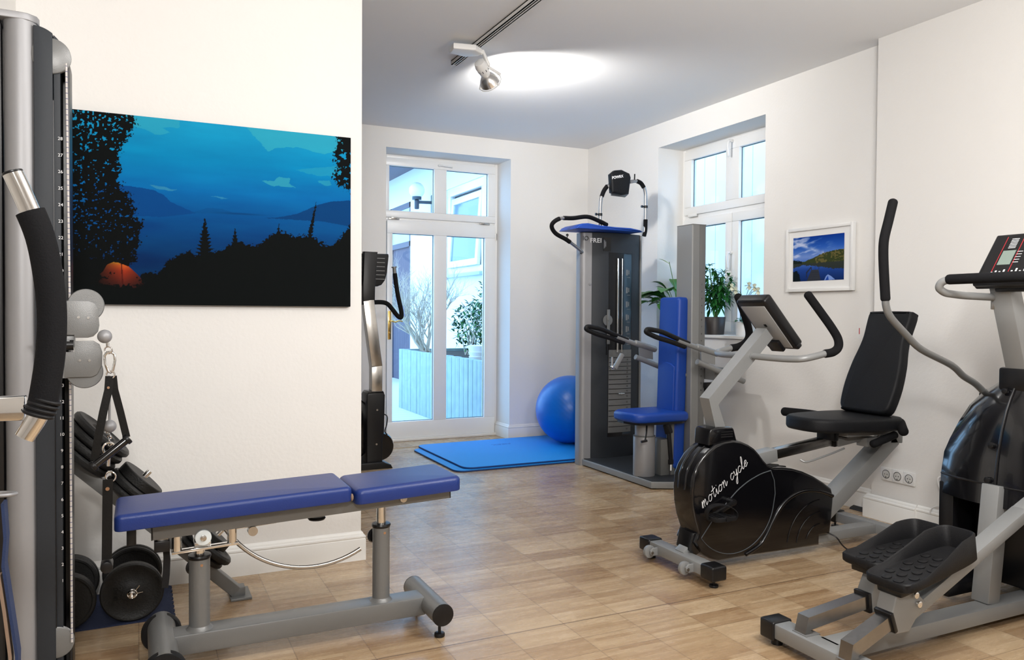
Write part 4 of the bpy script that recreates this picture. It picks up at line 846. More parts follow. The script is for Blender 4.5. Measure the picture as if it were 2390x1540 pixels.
# ================================================================ RECUMBENT BIKE
t = thing('recumbent_bike', (3.0,3.1,0), 'recumbent exercise bike with glossy black flywheel cover and grey frame', 'exercise bike')
BC = 3.105
f = MB().box((2.385,2.845,.045),(2.458,3.365,.100),bev=.005); ct = obj('front_cross_tube', f, 'greyl', t)
for y0,y1 in ((2.815,2.905),(3.31,3.40)): obj('end_cap', B((2.378,y0,.038),(2.466,y1,.107),bev=.010,seg=3), 'black', ct)
for y in (2.86,3.35): obj('levelling_foot', MB().cyl((2.425,y,0),(2.425,y,.012),.022,20,bev=.003).cyl((2.425,y,.01),(2.425,y,.04),.006), 'black', ct)
for y in (2.985,3.27):
    w_ = obj('transport_wheel', MB().cyl((2.352,y-.011,.062),(2.352,y+.011,.062),.032,32,bev=.004), 'greyl', ct)
    obj('axle', MB().cyl((2.352,y-.03,.062),(2.352,y+.02,.062),.008,12), 'steel', w_)
    obj('wheel_bracket', MB().prism([(2.39,.045),(2.36,.045),(2.345,.052),(2.342,.072),(2.355,.085),(2.39,.085)],y-.026,y-.016,'xz',bev=.002), 'greyl', ct)
f = MB().beam((2.43,BC,.08),(2.53,BC,.16),.07,.06,bev=.004).box((2.9,BC-.04,.042),(3.76,BC+.04,.095),bev=.005); obj('floor_spine', f, 'greyl', t)
rt = obj('rear_cross_tube', B((3.752,2.74,.042),(3.822,3.40,.098),bev=.005), 'greyl', t)
for y0,y1 in ((2.70,2.775),(3.345,3.42)): obj('end_cap', B((3.745,y0,.036),(3.829,y1,.105),bev=.008,seg=3), 'black', rt)
for y in (2.74,3.38): obj('levelling_foot', MB().cyl((3.787,y,0),(3.787,y,.012),.022,20).cyl((3.787,y,.01),(3.787,y,.04),.006), 'black', rt)
prof = [(2.428,.409),(2.435,.480),(2.455,.525),(2.49,.572),(2.529,.603),(2.573,.628),(2.625,.642),(2.683,.645),(2.735,.636),(2.785,.616),(2.825,.592),(2.858,.562),(2.886,.530),(2.915,.503),(2.955,.485),(3.019,.480),(3.085,.470),(3.159,.449),(3.235,.418),(3.304,.381),(3.368,.340),(3.384,.288),(3.374,.19),(3.361,.095),(3.284,.094),(3.283,.044),(3.043,.046),(2.768,.051),(2.60,.049),(2.550,.065),(2.507,.092),(2.47,.13),(2.450,.158),(2.463,.185),(2.473,.204),(2.447,.270),(2.432,.340)]
cv_ = obj('flywheel_cover', MB().prism(prof,3.030,3.185,'xz',bev=.014,seg=4), 'gloss', t, ang=50)
rim = MB().tube([(x,3.085,z) for x,z in prof[:17]]+[],.006,8); rim.tube([(x,3.135,z) for x,z in prof[:17]],.006,8)
obj('rim_seam', rim, 'gloss', cv_)
obj('mast_boot', MB().prism([(2.545,.625),(2.548,.695),(2.556,.705),(2.60,.712),(2.69,.708),(2.70,.698),(2.722,.632)],3.045,3.165,'xz',bev=.008,seg=3), 'gloss', t)
slots = MB()
for z in (.660,.672,.684): slots.box((2.615,3.042,z),(2.69,3.046,z+.006))
obj('boot_vents', slots, 'rubber', cv_, smooth=False)
obj('front_boot', MB().prism([(2.455,.20),(2.437,.115),(2.47,.085),(2.52,.105),(2.50,.20)],3.05,3.165,'xz',bev=.008,seg=3), 'gloss', t)
q = MB()
def P3(px,py):
    # points read on the near face of the cover (y = 3.03)
    return None
C0 = (2.693,.338)
arc1 = arc(C0,.262,-142,-8,26,off=3.0285)+[(2.962,3.0285,.352),(2.955,3.0285,.42),(2.930,3.0285,.474)]
q.tube(arc1,.0022,6); q.tube([(2.930,3.0285,.474),(2.86,3.0285,.462),(2.78,3.0285,.432),(2.71,3.0285,.392),(2.655,3.0285,.345),(2.58,3.0285,.285),(2.487,3.0285,.178)],.0028,6,fil=.03)
obj('groove_lines', q, mat('grey_gloss_line', (.07,.08,.09), .2), cv_)
sw = [(2.77,3.029,.060),(2.86,3.029,.095),(2.905,3.029,.14),(2.95,3.029,.21),(3.00,3.029,.275),(3.06,3.029,.318),(3.15,3.029,.345),(3.25,3.029,.340),(3.33,3.029,.318),(3.372,3.029,.300)]
obj('swoosh_ridge', MB().tube(smooth_path(sw,5),.010,10), 'gloss', cv_)
q = MB()
for r_ in (.105,.17,.235): q.tube(arc((3.285,.055),r_,92,172 if r_ > .11 else 160,16,off=3.029),.003,6)
obj('vent_arcs', q, 'gloss', cv_)
# hand-drawn script lettering on the cover
GL = {'m':(1.5,[[(0,.1),(.15,.9),(.2,1),(.2,0)],[(.2,.5),(.45,1),(.55,.95),(.55,0)],[(.55,.5),(.85,1),(.95,.9),(.98,.1),(1.1,0),(1.4,.35)]]),
 'o':(.95,[[(.5,1),(.2,.9),(.02,.5),(.1,.1),(.4,0),(.68,.3),(.7,.7),(.5,1),(.6,.8),(1.0,.85)]]),
 't':(.75,[[(.3,1.9),(.25,.3),(.4,0),(.7,.3)],[(-.15,1.2),(.75,1.35)]]), 'i':(.6,[[(.0,.4),(.2,.95),(.2,.2),(.35,0),(.6,.35)],[(.27,1.45),(.3,1.5)]]),
 'n':(1.05,[[(.05,.9),(.15,1),(.15,0)],[(.15,.5),(.45,1),(.6,.85),(.62,.1),(.75,0),(1.1,.5)]]),
 'c':(.8,[[(.65,.8),(.5,1),(.2,.9),(.02,.5),(.12,.08),(.4,0),(.8,.4)]]), 'y':(.95,[[(0,.8),(.1,1),(.15,.4),(.35,.15),(.6,.5),(.72,1)],[(.72,1),(.62,0),(.4,-1.1),(.15,-1.2),(.2,-.7),(.9,.25)]]),
 'l':(.65,[[(.0,.3),(.35,1.3),(.42,1.95),(.28,2.1),(.17,1.5),(.18,.3),(.35,0),(.65,.35)]]), 'e':(.8,[[(.05,.4),(.5,.65),(.55,.9),(.35,1),(.1,.7),(.08,.25),(.3,0),(.8,.4)]]), ' ':(.75,[])}
q = MB(); rd = Vector((.815,0,.56)).normalized(); up_ = Vector((-.30,0,.95)).normalized(); pen = Vector((2.493,3.0275,.322)); sz = .031
for ch in 'motion cycle':
    wd, st_ = GL[ch]
    for pl_ in st_:
        q.tube(smooth_path([pen+rd*(x*sz*.98)+up_*(y*sz) for x,y in pl_],4),.0014,6)
    pen += rd*wd*sz*1.06
obj('script_lettering', q, 'print', cv_)
cr = obj('crank', MB().cyl((2.655,3.03,.345),(2.655,2.985,.345),.016,20).beam((2.655,2.99,.345),(2.535,2.985,.300),.018,.022,bev=.004,ext=.01), 'black', t)
pd = obj('pedal', MB().prism([(2.475,2.985),(2.462,2.955),(2.472,2.905),(2.50,2.895),(2.59,2.897),(2.60,2.92),(2.575,2.945),(2.585,2.985)],.283,.306,'xy',bev=.004).cyl((2.535,2.985,.297),(2.535,2.89,.297),.012,14), 'rubber', t)
q = MB(); 
for k in range(5): q.box((2.475+k*.021,2.90,.306),(2.482+k*.021,2.98,.309))
obj('pedal_tread', q, 'black', pd, smooth=False)
obj('toe_strap', MB().strip(smooth_path([(2.592,2.91,.290),(2.598,2.91,.320),(2.57,2.92,.348),(2.51,2.93,.362),(2.468,2.94,.352),(2.452,2.95,.325),(2.462,2.96,.295)],5),.03,.004,(.15,1,.1)), 'rubber', pd)
far = obj('crank', MB().beam((2.655,3.20,.345),(2.77,3.215,.39),.018,.022,bev=.004), 'black', t)
obj('pedal', B((2.72,3.21,.38),(2.82,3.30,.40),bev=.005), 'rubber', t)
# mast, console, handlebar
ms = MB().tube([(2.656,BC,.64),(2.588,BC,.838),(2.950,BC,1.178)],.03,rect=(.068,.072))
obj('mast', ms, 'greyl', t, ang=20)
cd = Vector((.235,0,-.215)).normalized(); cn = Vector((cd.z*-1,0,cd.x)); cn = -cn if cn.x > 0 else cn
R = Matrix((cd,Vector((0,1,0)),cd.cross(Vector((0,1,0))))).transposed()
R = Matrix((Vector((.68,0,-.73)),Vector((0,1,0)),Vector((.73,0,.68)))).transposed()
cc = Vector((2.965,BC,1.225))
def cbox(a,b,**k):
    mb = MB(); mb.T = Matrix.Translation(cc) @ R.to_4x4(); return mb.box(a,b,**k)
co = obj('console', cbox((-.17,-.105,-.012),(.17,.105,.048),bev=.014,seg=4), 'black', t)
obj('console_back_plate', cbox((-.135,-.085,-.0155),(.155,.085,-.010),bev=.002), mat('grey_sheet', (.33,.33,.325), .5), co); obj('cable_grommet', cbox((-.012,-.012,-.018),(.006,.006,-.014),bev=.003), 'black', co)
obj('console_display', cbox((-.12,-.08,.047),(.12,.08,.0495)), 'lcd', co, smooth=False); obj('console_lip', cbox((.15,-.108,-.005),(.178,.108,.03),bev=.008), 'black', co); obj('console_clip', cbox((.10,-.03,-.035),(.17,.06,-.012),bev=.006), 'black', co)
hb = MB()
def bars(sg):
    return [(2.835,BC+sg*.03,1.062),(2.845,BC+sg*.13,1.058),(2.868,BC+sg*.24,1.056),(2.895,BC+sg*.315,1.060),(2.965,BC+sg*.332,1.074),(3.045,BC+sg*.333,1.090)]
hb.tube([(2.835,BC-.03,1.062)]+bars(-1)[1:],.0165,18,fil=.06); hb.tube(bars(1),.0165,18,fil=.06); hb.cyl((2.835,BC-.04,1.062),(2.835,BC+.04,1.062),.019,20)
hbo = obj('handlebar', hb, 'greyl', t)
for sg in (-1,1):
    g = [(3.025,BC+sg*.333,1.085),(3.075,BC+sg*.333,1.092),(3.118,BC+sg*.325,1.115),(3.130,BC+sg*.312,1.155),(3.105,BC+sg*.295,1.21),(3.05,BC+sg*.272,1.29),(2.990,BC+sg*.250,1.372)]
    obj('foam_grip', MB().tube(smooth_path(g,5),.021,18,round_end=True), 'foam', hbo)
# seat rail, seat, backrest
obj('seat_rail', MB().beam((2.96,BC,.535),(3.435,BC,.588),.055,.05,bev=.003), 'darksteel', t); obj('rail_sleeve', MB().beam((2.87,BC,.522),(3.015,BC,.540),.075,.066,bev=.004), 'greyl', t)
obj('rail_end', MB().beam((3.425,BC,.586),(3.445,BC,.588),.07,.066,bev=.003), 'black', t)
obj('rear_post', MB().beam((3.31,BC,.16),(3.90,BC,.575),.10,.085,bev=.005,up=(-.6,0,.8)).beam((3.90,BC,.545),(3.905,BC,.665),.10,.10,bev=.005,up=(1,0,0)), 'greyl', t)
sc = MB().beam((3.44,BC,.59),(3.62,BC,.612),.10,.07,bev=.004).box((3.42,BC-.13,.620),(3.86,BC+.13,.652),bev=.004); obj('seat_carriage', sc, 'greyl', t)
obj('carriage_bolster', MB().box((3.35,BC-.10,.60),(3.385,BC+.02,.65),bev=.004).box((3.44,BC-.10,.61),(3.475,BC+.02,.65),bev=.004), 'black', t)
obj('rail_lever', MB().tube([(3.46,BC-.07,.55),(3.36,BC-.08,.532),(3.21,BC-.085,.505),(3.165,BC-.08,.498),(3.15,BC-.06,.51)],.0055,8,fil=.02), 'greyl', t)
obj('seat_adjust_grip', MB().tube([(3.565,BC-.17,.583),(3.74,BC-.16,.618)],.0215,18,round_end=True), 'foam', t)
obj('adjust_rod', MB().tube([(3.64,BC-.05,.575),(3.72,BC-.05,.575),(3.78,BC-.05,.62)],.005,8).box((3.61,BC-.09,.55),(3.70,BC-.02,.60),bev=.004), 'greyl', t)
SP = [(3.19,BC-.02),(3.21,BC-.10),(3.30,BC-.165),(3.45,BC-.195),(3.60,BC-.205),(3.74,BC-.195),(3.80,BC-.15),(3.82,BC),(3.80,BC+.15),(3.74,BC+.195),(3.60,BC+.205),(3.45,BC+.195),(3.30,BC+.165),(3.21,BC+.10)]
stb = MB(); stb.T = Matrix.Translation((3.5,0,.688)) @ Matrix.Rotation(math.radians(1.0),4,'Y') @ Matrix.Translation((-3.5,0,-.688))
obj('seat', stb.prism([(a.x,a.y) for a in smooth_path([(x,y,0) for x,y in SP]+[(SP[0][0],SP[0][1],0)],3)[:-1]],.648,.722,'xy',bev=.02,seg=4), 'vinylk', t)
for sg in (-1,1):
    obj('side_handle', MB().tube([(3.80,BC+sg*.20,.655),(3.70,BC+sg*.26,.668),(3.60,BC+sg*.315,.685),(3.478,BC+sg*.385,.697)] if sg > 0 else [(3.82,BC-.08,.655),(3.795,BC-.15,.688),(3.745,BC-.20,.668),(3.715,BC-.235,.650)],.026,18,fil=.03,round_end=True), 'foam', t)
bw = [(.0,.125),(.012,.148),(.05,.166),(.165,.174),(.29,.163),(.375,.146),(.45,.137),(.545,.142),(.592,.140),(.608,.116)]
def bprof(d): return [(-w_,z) for z,w_ in bw]+[(w_,z) for z,w_ in bw[::-1]]
bb = MB(); 
L_ = Vector((.215,0,.545)).normalized(); Rb = Matrix((Vector((L_.z,0,-L_.x)),Vector((0,1,0)),L_)).transposed(); bb.T = Matrix.Translation((3.665,BC-.002,.735)) @ Rb.to_4x4()
pts_ = smooth_path([(0,y,z) for y,z in bprof(0)]+[(0,-.125,0)],3)[:-1]
bb.prism([(p.y,p.z) for p in pts_],-.002,.072,'yz',bev=.018,seg=4); obj('backrest', bb, 'vinylk', t, ang=50)
bb2 = MB(); bb2.T = bb.T.copy(); bb2.prism([(-.13,.06),(-.12,.52),(.12,.52),(.13,.06)],.070,.082,'yz',bev=.005); bb2.T = Matrix.Identity(4); bb2.beam((3.70,BC+.05,.63),(3.82,BC+.05,.95),.05,.03,bev=.003,up=(1,0,0)).beam((3.70,BC-.09,.63),(3.80,BC-.09,.90),.04,.03,bev=.003,up=(1,0,0))
obj('backrest_frame', bb2, 'grey', t)
obj('power_socket_cable', MB().tube([(3.355,3.04,.10),(3.375,3.0,.085),(3.40,2.985,.04),(3.43,2.96,.012)],.004,8,fil=.02).cyl((3.415,2.972,.02),(3.445,2.95,.009),.008), 'black', t)

# ================================================================ CROSS TRAINER (right foreground)
t = thing('elliptical_trainer', (2.9,2.03,0), 'elliptical cross trainer with black footplates and grey frame, right foreground', 'cross trainer')
EC = 2.03
f = MB().box((2.19,1.74,.035),(2.27,2.28,.092),bev=.005).box((2.25,EC-.04,.032),(4.0,EC+.045,.092),bev=.005); obj('floor_frame', f, 'greyl', t)
obj('end_cap', B((2.182,2.232,.025),(2.280,2.305,.098),bev=.008,seg=3), 'black', t); obj('end_cap', B((2.182,1.71,.025),(2.280,1.78,.098),bev=.008,seg=3), 'black', t)
for y in (1.75,2.26): obj('levelling_foot', MB().cyl((2.23,y,0),(2.23,y,.03),.022,20), 'black', t)
obj('front_cross_tube', B((3.86,1.70,.0),(3.94,2.36,.07),bev=.005), 'greyl', t)
for (yy_,xo,zz) in ((2.13,0,0),(1.895,-.035,.0)):
    ex_, ez_ = (2.56,.167) if yy_ > 2 else (2.40,.207)
    po = MB().tube([(2.236+xo,yy_,.085),(2.236+xo,yy_,.132),(ex_,yy_,ez_)],.02,rect=(.050,.052))
    obj('rear_link', po, 'darksteel', t, ang=20)
    pl_ = MB().box((2.205+xo,yy_-.04,.091),(2.275+xo,yy_+.03,.0945),bev=.001); obj('link_socket', pl_, 'grey', t)
obj('sleeve_collar', MB().beam((2.535,2.13,.162),(2.552,2.13,.164),.072,.078,bev=.004), 'black', t)
obj('sleeve_collar', MB().beam((2.37,1.895,.196),(2.386,1.895,.202),.072,.078,bev=.004), 'black', t)
obj('link_sleeve', MB().prism([(2.55,.125),(2.55,.20),(2.585,.268),(2.64,.268),(2.70,.215),(2.66,.125)],2.095,2.165,'xz',bev=.005).beam((2.6,2.13,.16),(2.92,2.13,.325),.06,.045,bev=.003), 'greyl', t)
obj('link_sleeve', MB().prism([(2.385,.158),(2.365,.225),(2.395,.318),(2.475,.305),(2.54,.25),(2.455,.155)],1.86,1.93,'xz',bev=.005).beam((2.42,1.895,.185),(3.14,1.895,.50),.062,.045,bev=.003).beam((3.12,1.895,.49),(3.6,1.895,.69),.062,.045,bev=.003), 'greyl', t)
br = MB()
for yy_,dx,dz in ((1.86,0,0),(2.095,.175,-.055)):
    for a,b_ in ((2.478,.285),(2.495,.250)): br.cyl((a+dx,yy_-.012,b_+dz),(a+dx,yy_+.0,b_+dz),.012,16,bev=.002)
obj('pivot_bolts', br, 'chrome', t)
def footplate(x0,x1,yc,z0,z1,name):
    a = math.atan2(z1-z0,x1-x0); L = math.hypot(z1-z0,x1-x0); Tm = Matrix.Translation((x0,yc,z0)) @ Matrix.Rotation(-a,4,'Y')
    nx = 14; out = []
    def outline(gr):
        P = []
        for k in range(nx+1): u = k/nx; P.append((u*L, -(.098-.022*u)))
        for k in range(nx+1): u = 1-k/nx; P.append((u*L, (.098-.022*u)))
        return P
    def rr(px,py,d):  # inset with rounded corners
        hw = .100-.024*px/L
        return hw
    def ring(ins, zf, n=44):
        R_ = []
        for k in range(n):
            th = 2*math.pi*k/n; c_, s_ = math.cos(th), math.sin(th); e = .32
            u = (abs(c_)**e)*(1 if c_ > 0 else -1); v = (abs(s_)**e)*(1 if s_ > 0 else -1)
            x = L/2+u*(L/2-ins); hw = (.100-.026*max(0,x)/L)-ins; R_.append(Tm @ Vector((x, v*hw, zf(x/L))))
        return R_
    rise = lambda u: .012+.068*(1/(1+math.exp(-(u-.52)*13)))
    rings = [ring(.006,lambda u:-.022), ring(0,lambda u:-.016), ring(0,lambda u:rise(u)-.003), ring(.004,lambda u:rise(u)+.001), ring(.009,lambda u:rise(u)-.003), ring(.016,lambda u:.003), ring(.03,lambda u:.0)]
    p = obj('footplate', MB().loft(rings), 'rubber', t, label=name, ang=50)
    dm = MB(); dm.T = Tm
    for i in range(6):
        for j in range(3 if i % 2 else 2):
            y = (j-(1 if i % 2 else .5))*.048; x = .045+i*.048
            if x < L-.06: dm.cyl((x,y,-.001),(x,y,.004),.0175,22,bev=.0016)
    obj('grip_dimples', dm, 'rubber', p)
    um = MB(); um.T = Tm; um.box((.02,-.05,-.05),(L*.55,.05,-.02),bev=.006); obj('plate_bracket', um, 'black', p)
    return p
footplate(2.352,2.775,1.885,.338,.405,'near ribbed black footplate'); footplate(2.515,2.93,2.135,.318,.350,'far ribbed black footplate')
# upright and shroud
obj('upright', MB().beam((3.165,EC+.02,.09),(3.222,EC+.02,.57),.075,.075,bev=.004,up=(1,0,0)), 'greyl', t)
def shroud():
    seam = [(.48,3.21),(.564,3.217),(.66,3.228),(.72,3.238),(.80,3.258),(.874,3.284),(.93,3.312),(.98,3.345),(1.01,3.37),(1.033,3.41),(1.045,3.46)]
    hw = [(.48,.285),(.564,.288),(.66,.285),(.72,.27),(.80,.25),(.874,.232),(.93,.208),(.98,.17),(1.01,.135),(1.033,.095),(1.045,.05)]
    ed = [.06,.062,.066,.072,.085,.105,.13,.17,.20,.20,.15]
    rings = []
    for (z,xs),(_,w_),e in zip(seam,hw,ed):
        R_ = []; n = 18
        for k in range(n+1):
            s_ = -1+2*k/n; R_.append((xs+e*abs(s_)**2.6, EC+.02+w_*s_, z))
        xb = 4.05-(z-.48)*.15; R_ += [(xb, EC+.02+w_*.9, z),(xb+.05, EC+.02, z),(xb, EC+.02-w_*.9, z)]
        rings.append(R_)
    return MB().loft(rings)
so = obj('drive_shroud', shroud(), 'gloss', t, ang=45)
rb = MB().tube([(x-.002,EC+.02,z) for z,x in [(.50,3.212),(.564,3.217),(.66,3.228),(.72,3.238),(.80,3.258),(.874,3.284),(.93,3.312),(.98,3.345),(1.01,3.37)]],.006,8)
rb.tube([(3.272,EC+.30,.566),(3.232,EC+.20,.566),(3.214,EC+.02,.566),(3.232,EC-.16,.566),(3.272,EC-.26,.566)],.005,8)
obj('seam_band', rb, 'black', so)
bo = MB()
for z,x in ((.585,3.212),(.73,3.233),(.955,3.318)): bo.cyl((x+.01,EC+.05,z),(x-.008,EC+.05,z+.001),.013,18,bev=.003)
obj('shroud_bolts', bo, 'black', so); obj('post_collar', MB().box((3.33,EC-.04,.955),(3.48,EC+.09,1.055),bev=.012), 'black', so)
obj('side_leg_panel', MB().prism([(3.27,.05),(3.268,.50),(3.95,.50),(3.95,.05)],EC+.275,EC+.305,'xz',bev=.006), 'black', t); obj('side_leg_panel', MB().prism([(3.27,.05),(3.268,.50),(3.95,.50),(3.95,.05)],EC-.305,EC-.275,'xz',bev=.006), 'black', t)
obj('front_leg_strip', B((3.262,EC+.235,.04),(3.30,EC+.305,.53),bev=.006), 'black', t)
obj('flywheel_box', B((3.42,EC-.24,.10),(3.95,EC+.24,.50),bev=.01), 'anthr2', t); obj('floor_shoe', MB().box((3.05,EC+.10,.095),(3.40,EC+.20,.15),bev=.01), 'black', t)
cp = obj('console_post', MB().beam((3.40,EC+.02,.98),(3.245,EC+.02,1.42),.085,.075,bev=.004,up=(1,0,0)), 'greyl', t)
sn, cs = math.sin(math.radians(40)), math.cos(math.radians(40))
Rc = Matrix((Vector((cs*.62,0,sn)).normalized(),Vector((0,1,0)),Vector((-sn,0,cs*.62)).normalized())).transposed()
cc2 = Vector((3.24,1.93,1.475))
def c2box(a,b,**k): mb = MB(); mb.T = Matrix.Translation(cc2) @ Rc.to_4x4(); return mb.box(a,b,**k)
con = obj('console', c2box((-.10,-.205,-.02),(.17,.205,.015),bev=.008,seg=3), 'black', t)
obj('console_face', c2box((-.09,-.185,.0145),(.155,.185,.0165)), 'anthr2', con, smooth=False)
def cbx(mb,a,b): m2 = c2box(a,b); mb.add(m2.v,m2.f)
q = MB()
for (u0,u1,y0) in ((-.085,.15,.145),(-.085,.15,.075)): cbx(q,(u0,y0,.0165),(u1,y0+.0025,.0172))
obj('red_stripes', q, 'red', con, smooth=False); obj('lcd_window', c2box((.0,.085,.0165),(.075,.138,.0175)), 'lcd', con, smooth=False)
q = MB(); rs = random.Random(3)
for k in range(15): h_ = (.010,.016,.022,.018,.026,.014,.020,.030,.018,.024,.034,.020,.028,.022,.012)[k]; cbx(q,(-.052,.165-k*.0165,.0165),(-.052+h_,.158-k*.0165,.0172))
for k in range(7): cbx(q,(.088+k*.008,.125,.0165),(.091+k*.008,.095,.0172))
for k in range(5): cbx(q,(.010+k*.014,.078,.0165),(.0125+k*.014,.055,.0172))
for k in range(4): cbx(q,(-.080,.12-k*.032,.0165),(-.070,.105-k*.032,.0172))
obj('panel_print', q, 'print', con, smooth=False)
obj('console_underside', MB().box((3.16,1.80,1.395),(3.27,2.13,1.430),bev=.01).box((3.2,1.9,1.372),(3.26,2.06,1.40),bev=.008), 'black', t)
fx = MB().tube([(3.30,2.085,1.350),(3.05,2.095,1.356),(2.97,2.115,1.365),(2.935,2.118,1.385),(2.932,2.105,1.408),(2.94,2.08,1.418),(2.945,1.7,1.420)],.0155,18,fil=.03)
fb_ = obj('fixed_handlebar', fx, 'greyl', t); obj('foam_grip', MB().tube([(2.941,2.075,1.4185),(2.945,1.62,1.42)],.0205,18,round_end=True), 'foam', fb_); obj('end_cap', MB().cyl((3.295,2.085,1.350),(3.305,2.085,1.350),.0165,18), 'black', fb_)
obj('bar_clamp', MB().box((3.24,2.085,1.30),(3.275,2.10,1.395),bev=.003), 'steel', fb_)
am = [(2.915,2.35,1.36),(2.918,2.35,1.315),(2.948,2.35,1.265),(3.04,2.35,1.195),(3.148,2.35,1.123),(3.353,2.35,1.048),(3.44,2.35,.995),(3.53,2.35,.955),(3.60,2.34,.90)]
ma = obj('swing_arm', MB().tube(smooth_path(am,5),.0155,18), 'grey', t); obj('foam_grip', MB().tube(smooth_path([(2.951,2.35,1.762),(2.925,2.35,1.68),(2.900,2.35,1.60),(2.897,2.35,1.53),(2.905,2.35,1.43),(2.914,2.35,1.345)],5),.0200,18,round_end=True), 'foam', ma)
obj('arm_pivot', MB().cyl((3.60,2.20,.90),(3.60,2.36,.90),.03), 'black', ma)

# ================================================================ CROSS TRAINER BEHIND THE PARTITION
t = thing('upright_trainer', (1.72,6.3,0), 'black exercise machine half hidden behind the partition beside the garden door', 'exercise machine')
KY = 6.22
obj('lower_housing', MB().prism([(1.675,.02),(1.675,.60),(1.685,.618),(1.815,.618),(1.826,.60),(1.82,.30),(1.805,.22),(1.805,.02)],KY-.02,KY+.16,'xz',bev=.008), 'black', t)
obj('housing_top', MB().prism([(1.685,.618),(1.695,.632),(1.812,.632),(1.822,.612)],KY-.015,KY+.15,'xz',bev=.004), 'gloss', t)
obj('screws', MB().cyl((1.76,KY-.022,.48),(1.76,KY-.018,.48),.008,12).cyl((1.755,KY-.022,.20),(1.755,KY-.018,.20),.008,12), 'steel', t)
obj('flywheel', MB().lathe([(0,.05),(0,.25),(.01,.27),(.06,.27),(.07,.25),(.07,.05)],(1.50,KY+.02,.33),(0,1,0),48), 'gloss', t); obj('rear_disc', MB().lathe([(0,.02),(0,.11),(.03,.12),(.06,.11)],(1.80,KY+.02,.17),(0,1,0),40), 'gloss', t)
obj('base', MB().prism([(1.45,.0),(1.45,.055),(1.80,.055),(1.87,.03),(1.885,0)],KY-.05,KY+.3,'xz',bev=.006), 'black', t)
obj('mast', MB().beam((1.760,KY+.03,.61),(1.762,KY+.03,.84),.085,.09,bev=.004,up=(1,0,0)).beam((1.762,KY+.03,.83),(1.690,KY+.03,1.37),.085,.09,bev=.004,up=(1,0,0)), 'steel', t)
obj('console_stem', MB().prism([(1.642,1.335),(1.640,1.45),(1.650,1.765),(1.765,1.765),(1.745,1.47),(1.742,1.34)],KY-.01,KY+.05,'xz',bev=.008), 'black', t)
vb = obj('console_back', MB().prism([(1.46,1.50),(1.45,1.75),(1.872,1.757),(1.876,1.74),(1.862,1.60),(1.845,1.54),(1.815,1.50),(1.78,1.487)],KY+.05,KY+.11,'xz',bev=.01), 'black', t)
q = MB()
for k in range(6): q.box((1.50,KY+.045,1.545+k*.034),(1.84,KY+.052,1.550+k*.034))
obj('vent_slats', q, 'grey', vb, smooth=False)
obj('handlebar', MB().tube(smooth_path([(1.70,KY+.04,1.352),(1.80,KY+.04,1.358),(1.86,KY+.04,1.345),(1.91,KY+.05,1.295),(1.955,KY+.06,1.245),(1.985,KY+.06,1.235),(1.985,KY+.06,1.29),(1.955,KY+.07,1.44),(1.932,KY+.07,1.60)],5),.0185,16), 'foam', t)
obj('bar_end', MB().cyl((1.932,KY+.07,1.60),(1.927,KY+.07,1.645),.015).cyl((1.927,KY+.07,1.645),(1.926,KY+.07,1.655),.022), 'grey', t)
obj('cord', MB().tube(smooth_path([(1.82,KY+.02,.44),(1.85,KY,.42),(1.845,KY,.35),(1.83,KY,.30),(1.85,KY,.27)],4),.005,8), 'black', t)

# ================================================================ MATS AND BALL
def gmat(name, P, z0, z1, label, m='mat'):
    t = thing(name, (P[0][0],P[0][1],z0), label, 'mat', 'exercise mats by the door')
    pts = [Vector((x,y,0)) for x,y in P]; pts = [pts[0]]+pts[1:]
    Q = fillet([ (pts[-1]+pts[0])/2 ]+pts+[(pts[-1]+pts[0])/2], .10, 6)[:-1]
    obj('mat_edge', MB().prism([(p.x,p.y) for p in Q],z0,z1-.002,'xy',bev=.002), 'matd', t); c = sum(pts,Vector())/len(pts)
    obj('mat_top', MB().prism([(c.x+(p.x-c.x)*.996,c.y+(p.y-c.y)*.996) for p in Q],z1-.0022,z1,'xy',bev=.0008), m, t); return t
gmat('exercise_mat', [(2.285,5.775),(4.10,5.775),(4.10,7.02),(2.285,6.90)], .001,.014,'lower bright blue mat showing at the left edge of the pair')
t2 = gmat('exercise_mat', [(2.37,5.80),(4.14,5.80),(4.14,7.05),(2.36,7.0)], .015,.030,'upper bright blue mat under the gym ball')
obj('faint_logo', text(MB(),'AIREX',.075,(3.12,6.72,.0303),(-1,-.05,0),(.05,-1,0),extrude=.0003), mat('faint_blue_print', (0,.12,.50), .6), t2, smooth=False)
t = thing('gym_ball', (3.745,6.51,.03), 'large blue gym ball resting on the mats behind the weight tower', 'exercise ball')
br_ = .326
pr = [(-br_*math.cos(a), br_*math.sin(a)*(1+.0015*math.cos(a*60))) for a in [i*math.pi/96 for i in range(97)]]
obj('ball_body', MB().lathe(pr,(3.755,6.54,.03+br_-.004),(.5,-.2,.55),64), 'ball', t, ang=180)
obj('valve_plug', MB().cyl(tuple(Vector((3.755,6.54,.352))+Vector((-.05,.3,.9)).normalized()*.324),tuple(Vector((3.755,6.54,.352))+Vector((-.05,.3,.9)).normalized()*.329),.012), 'matd', t)

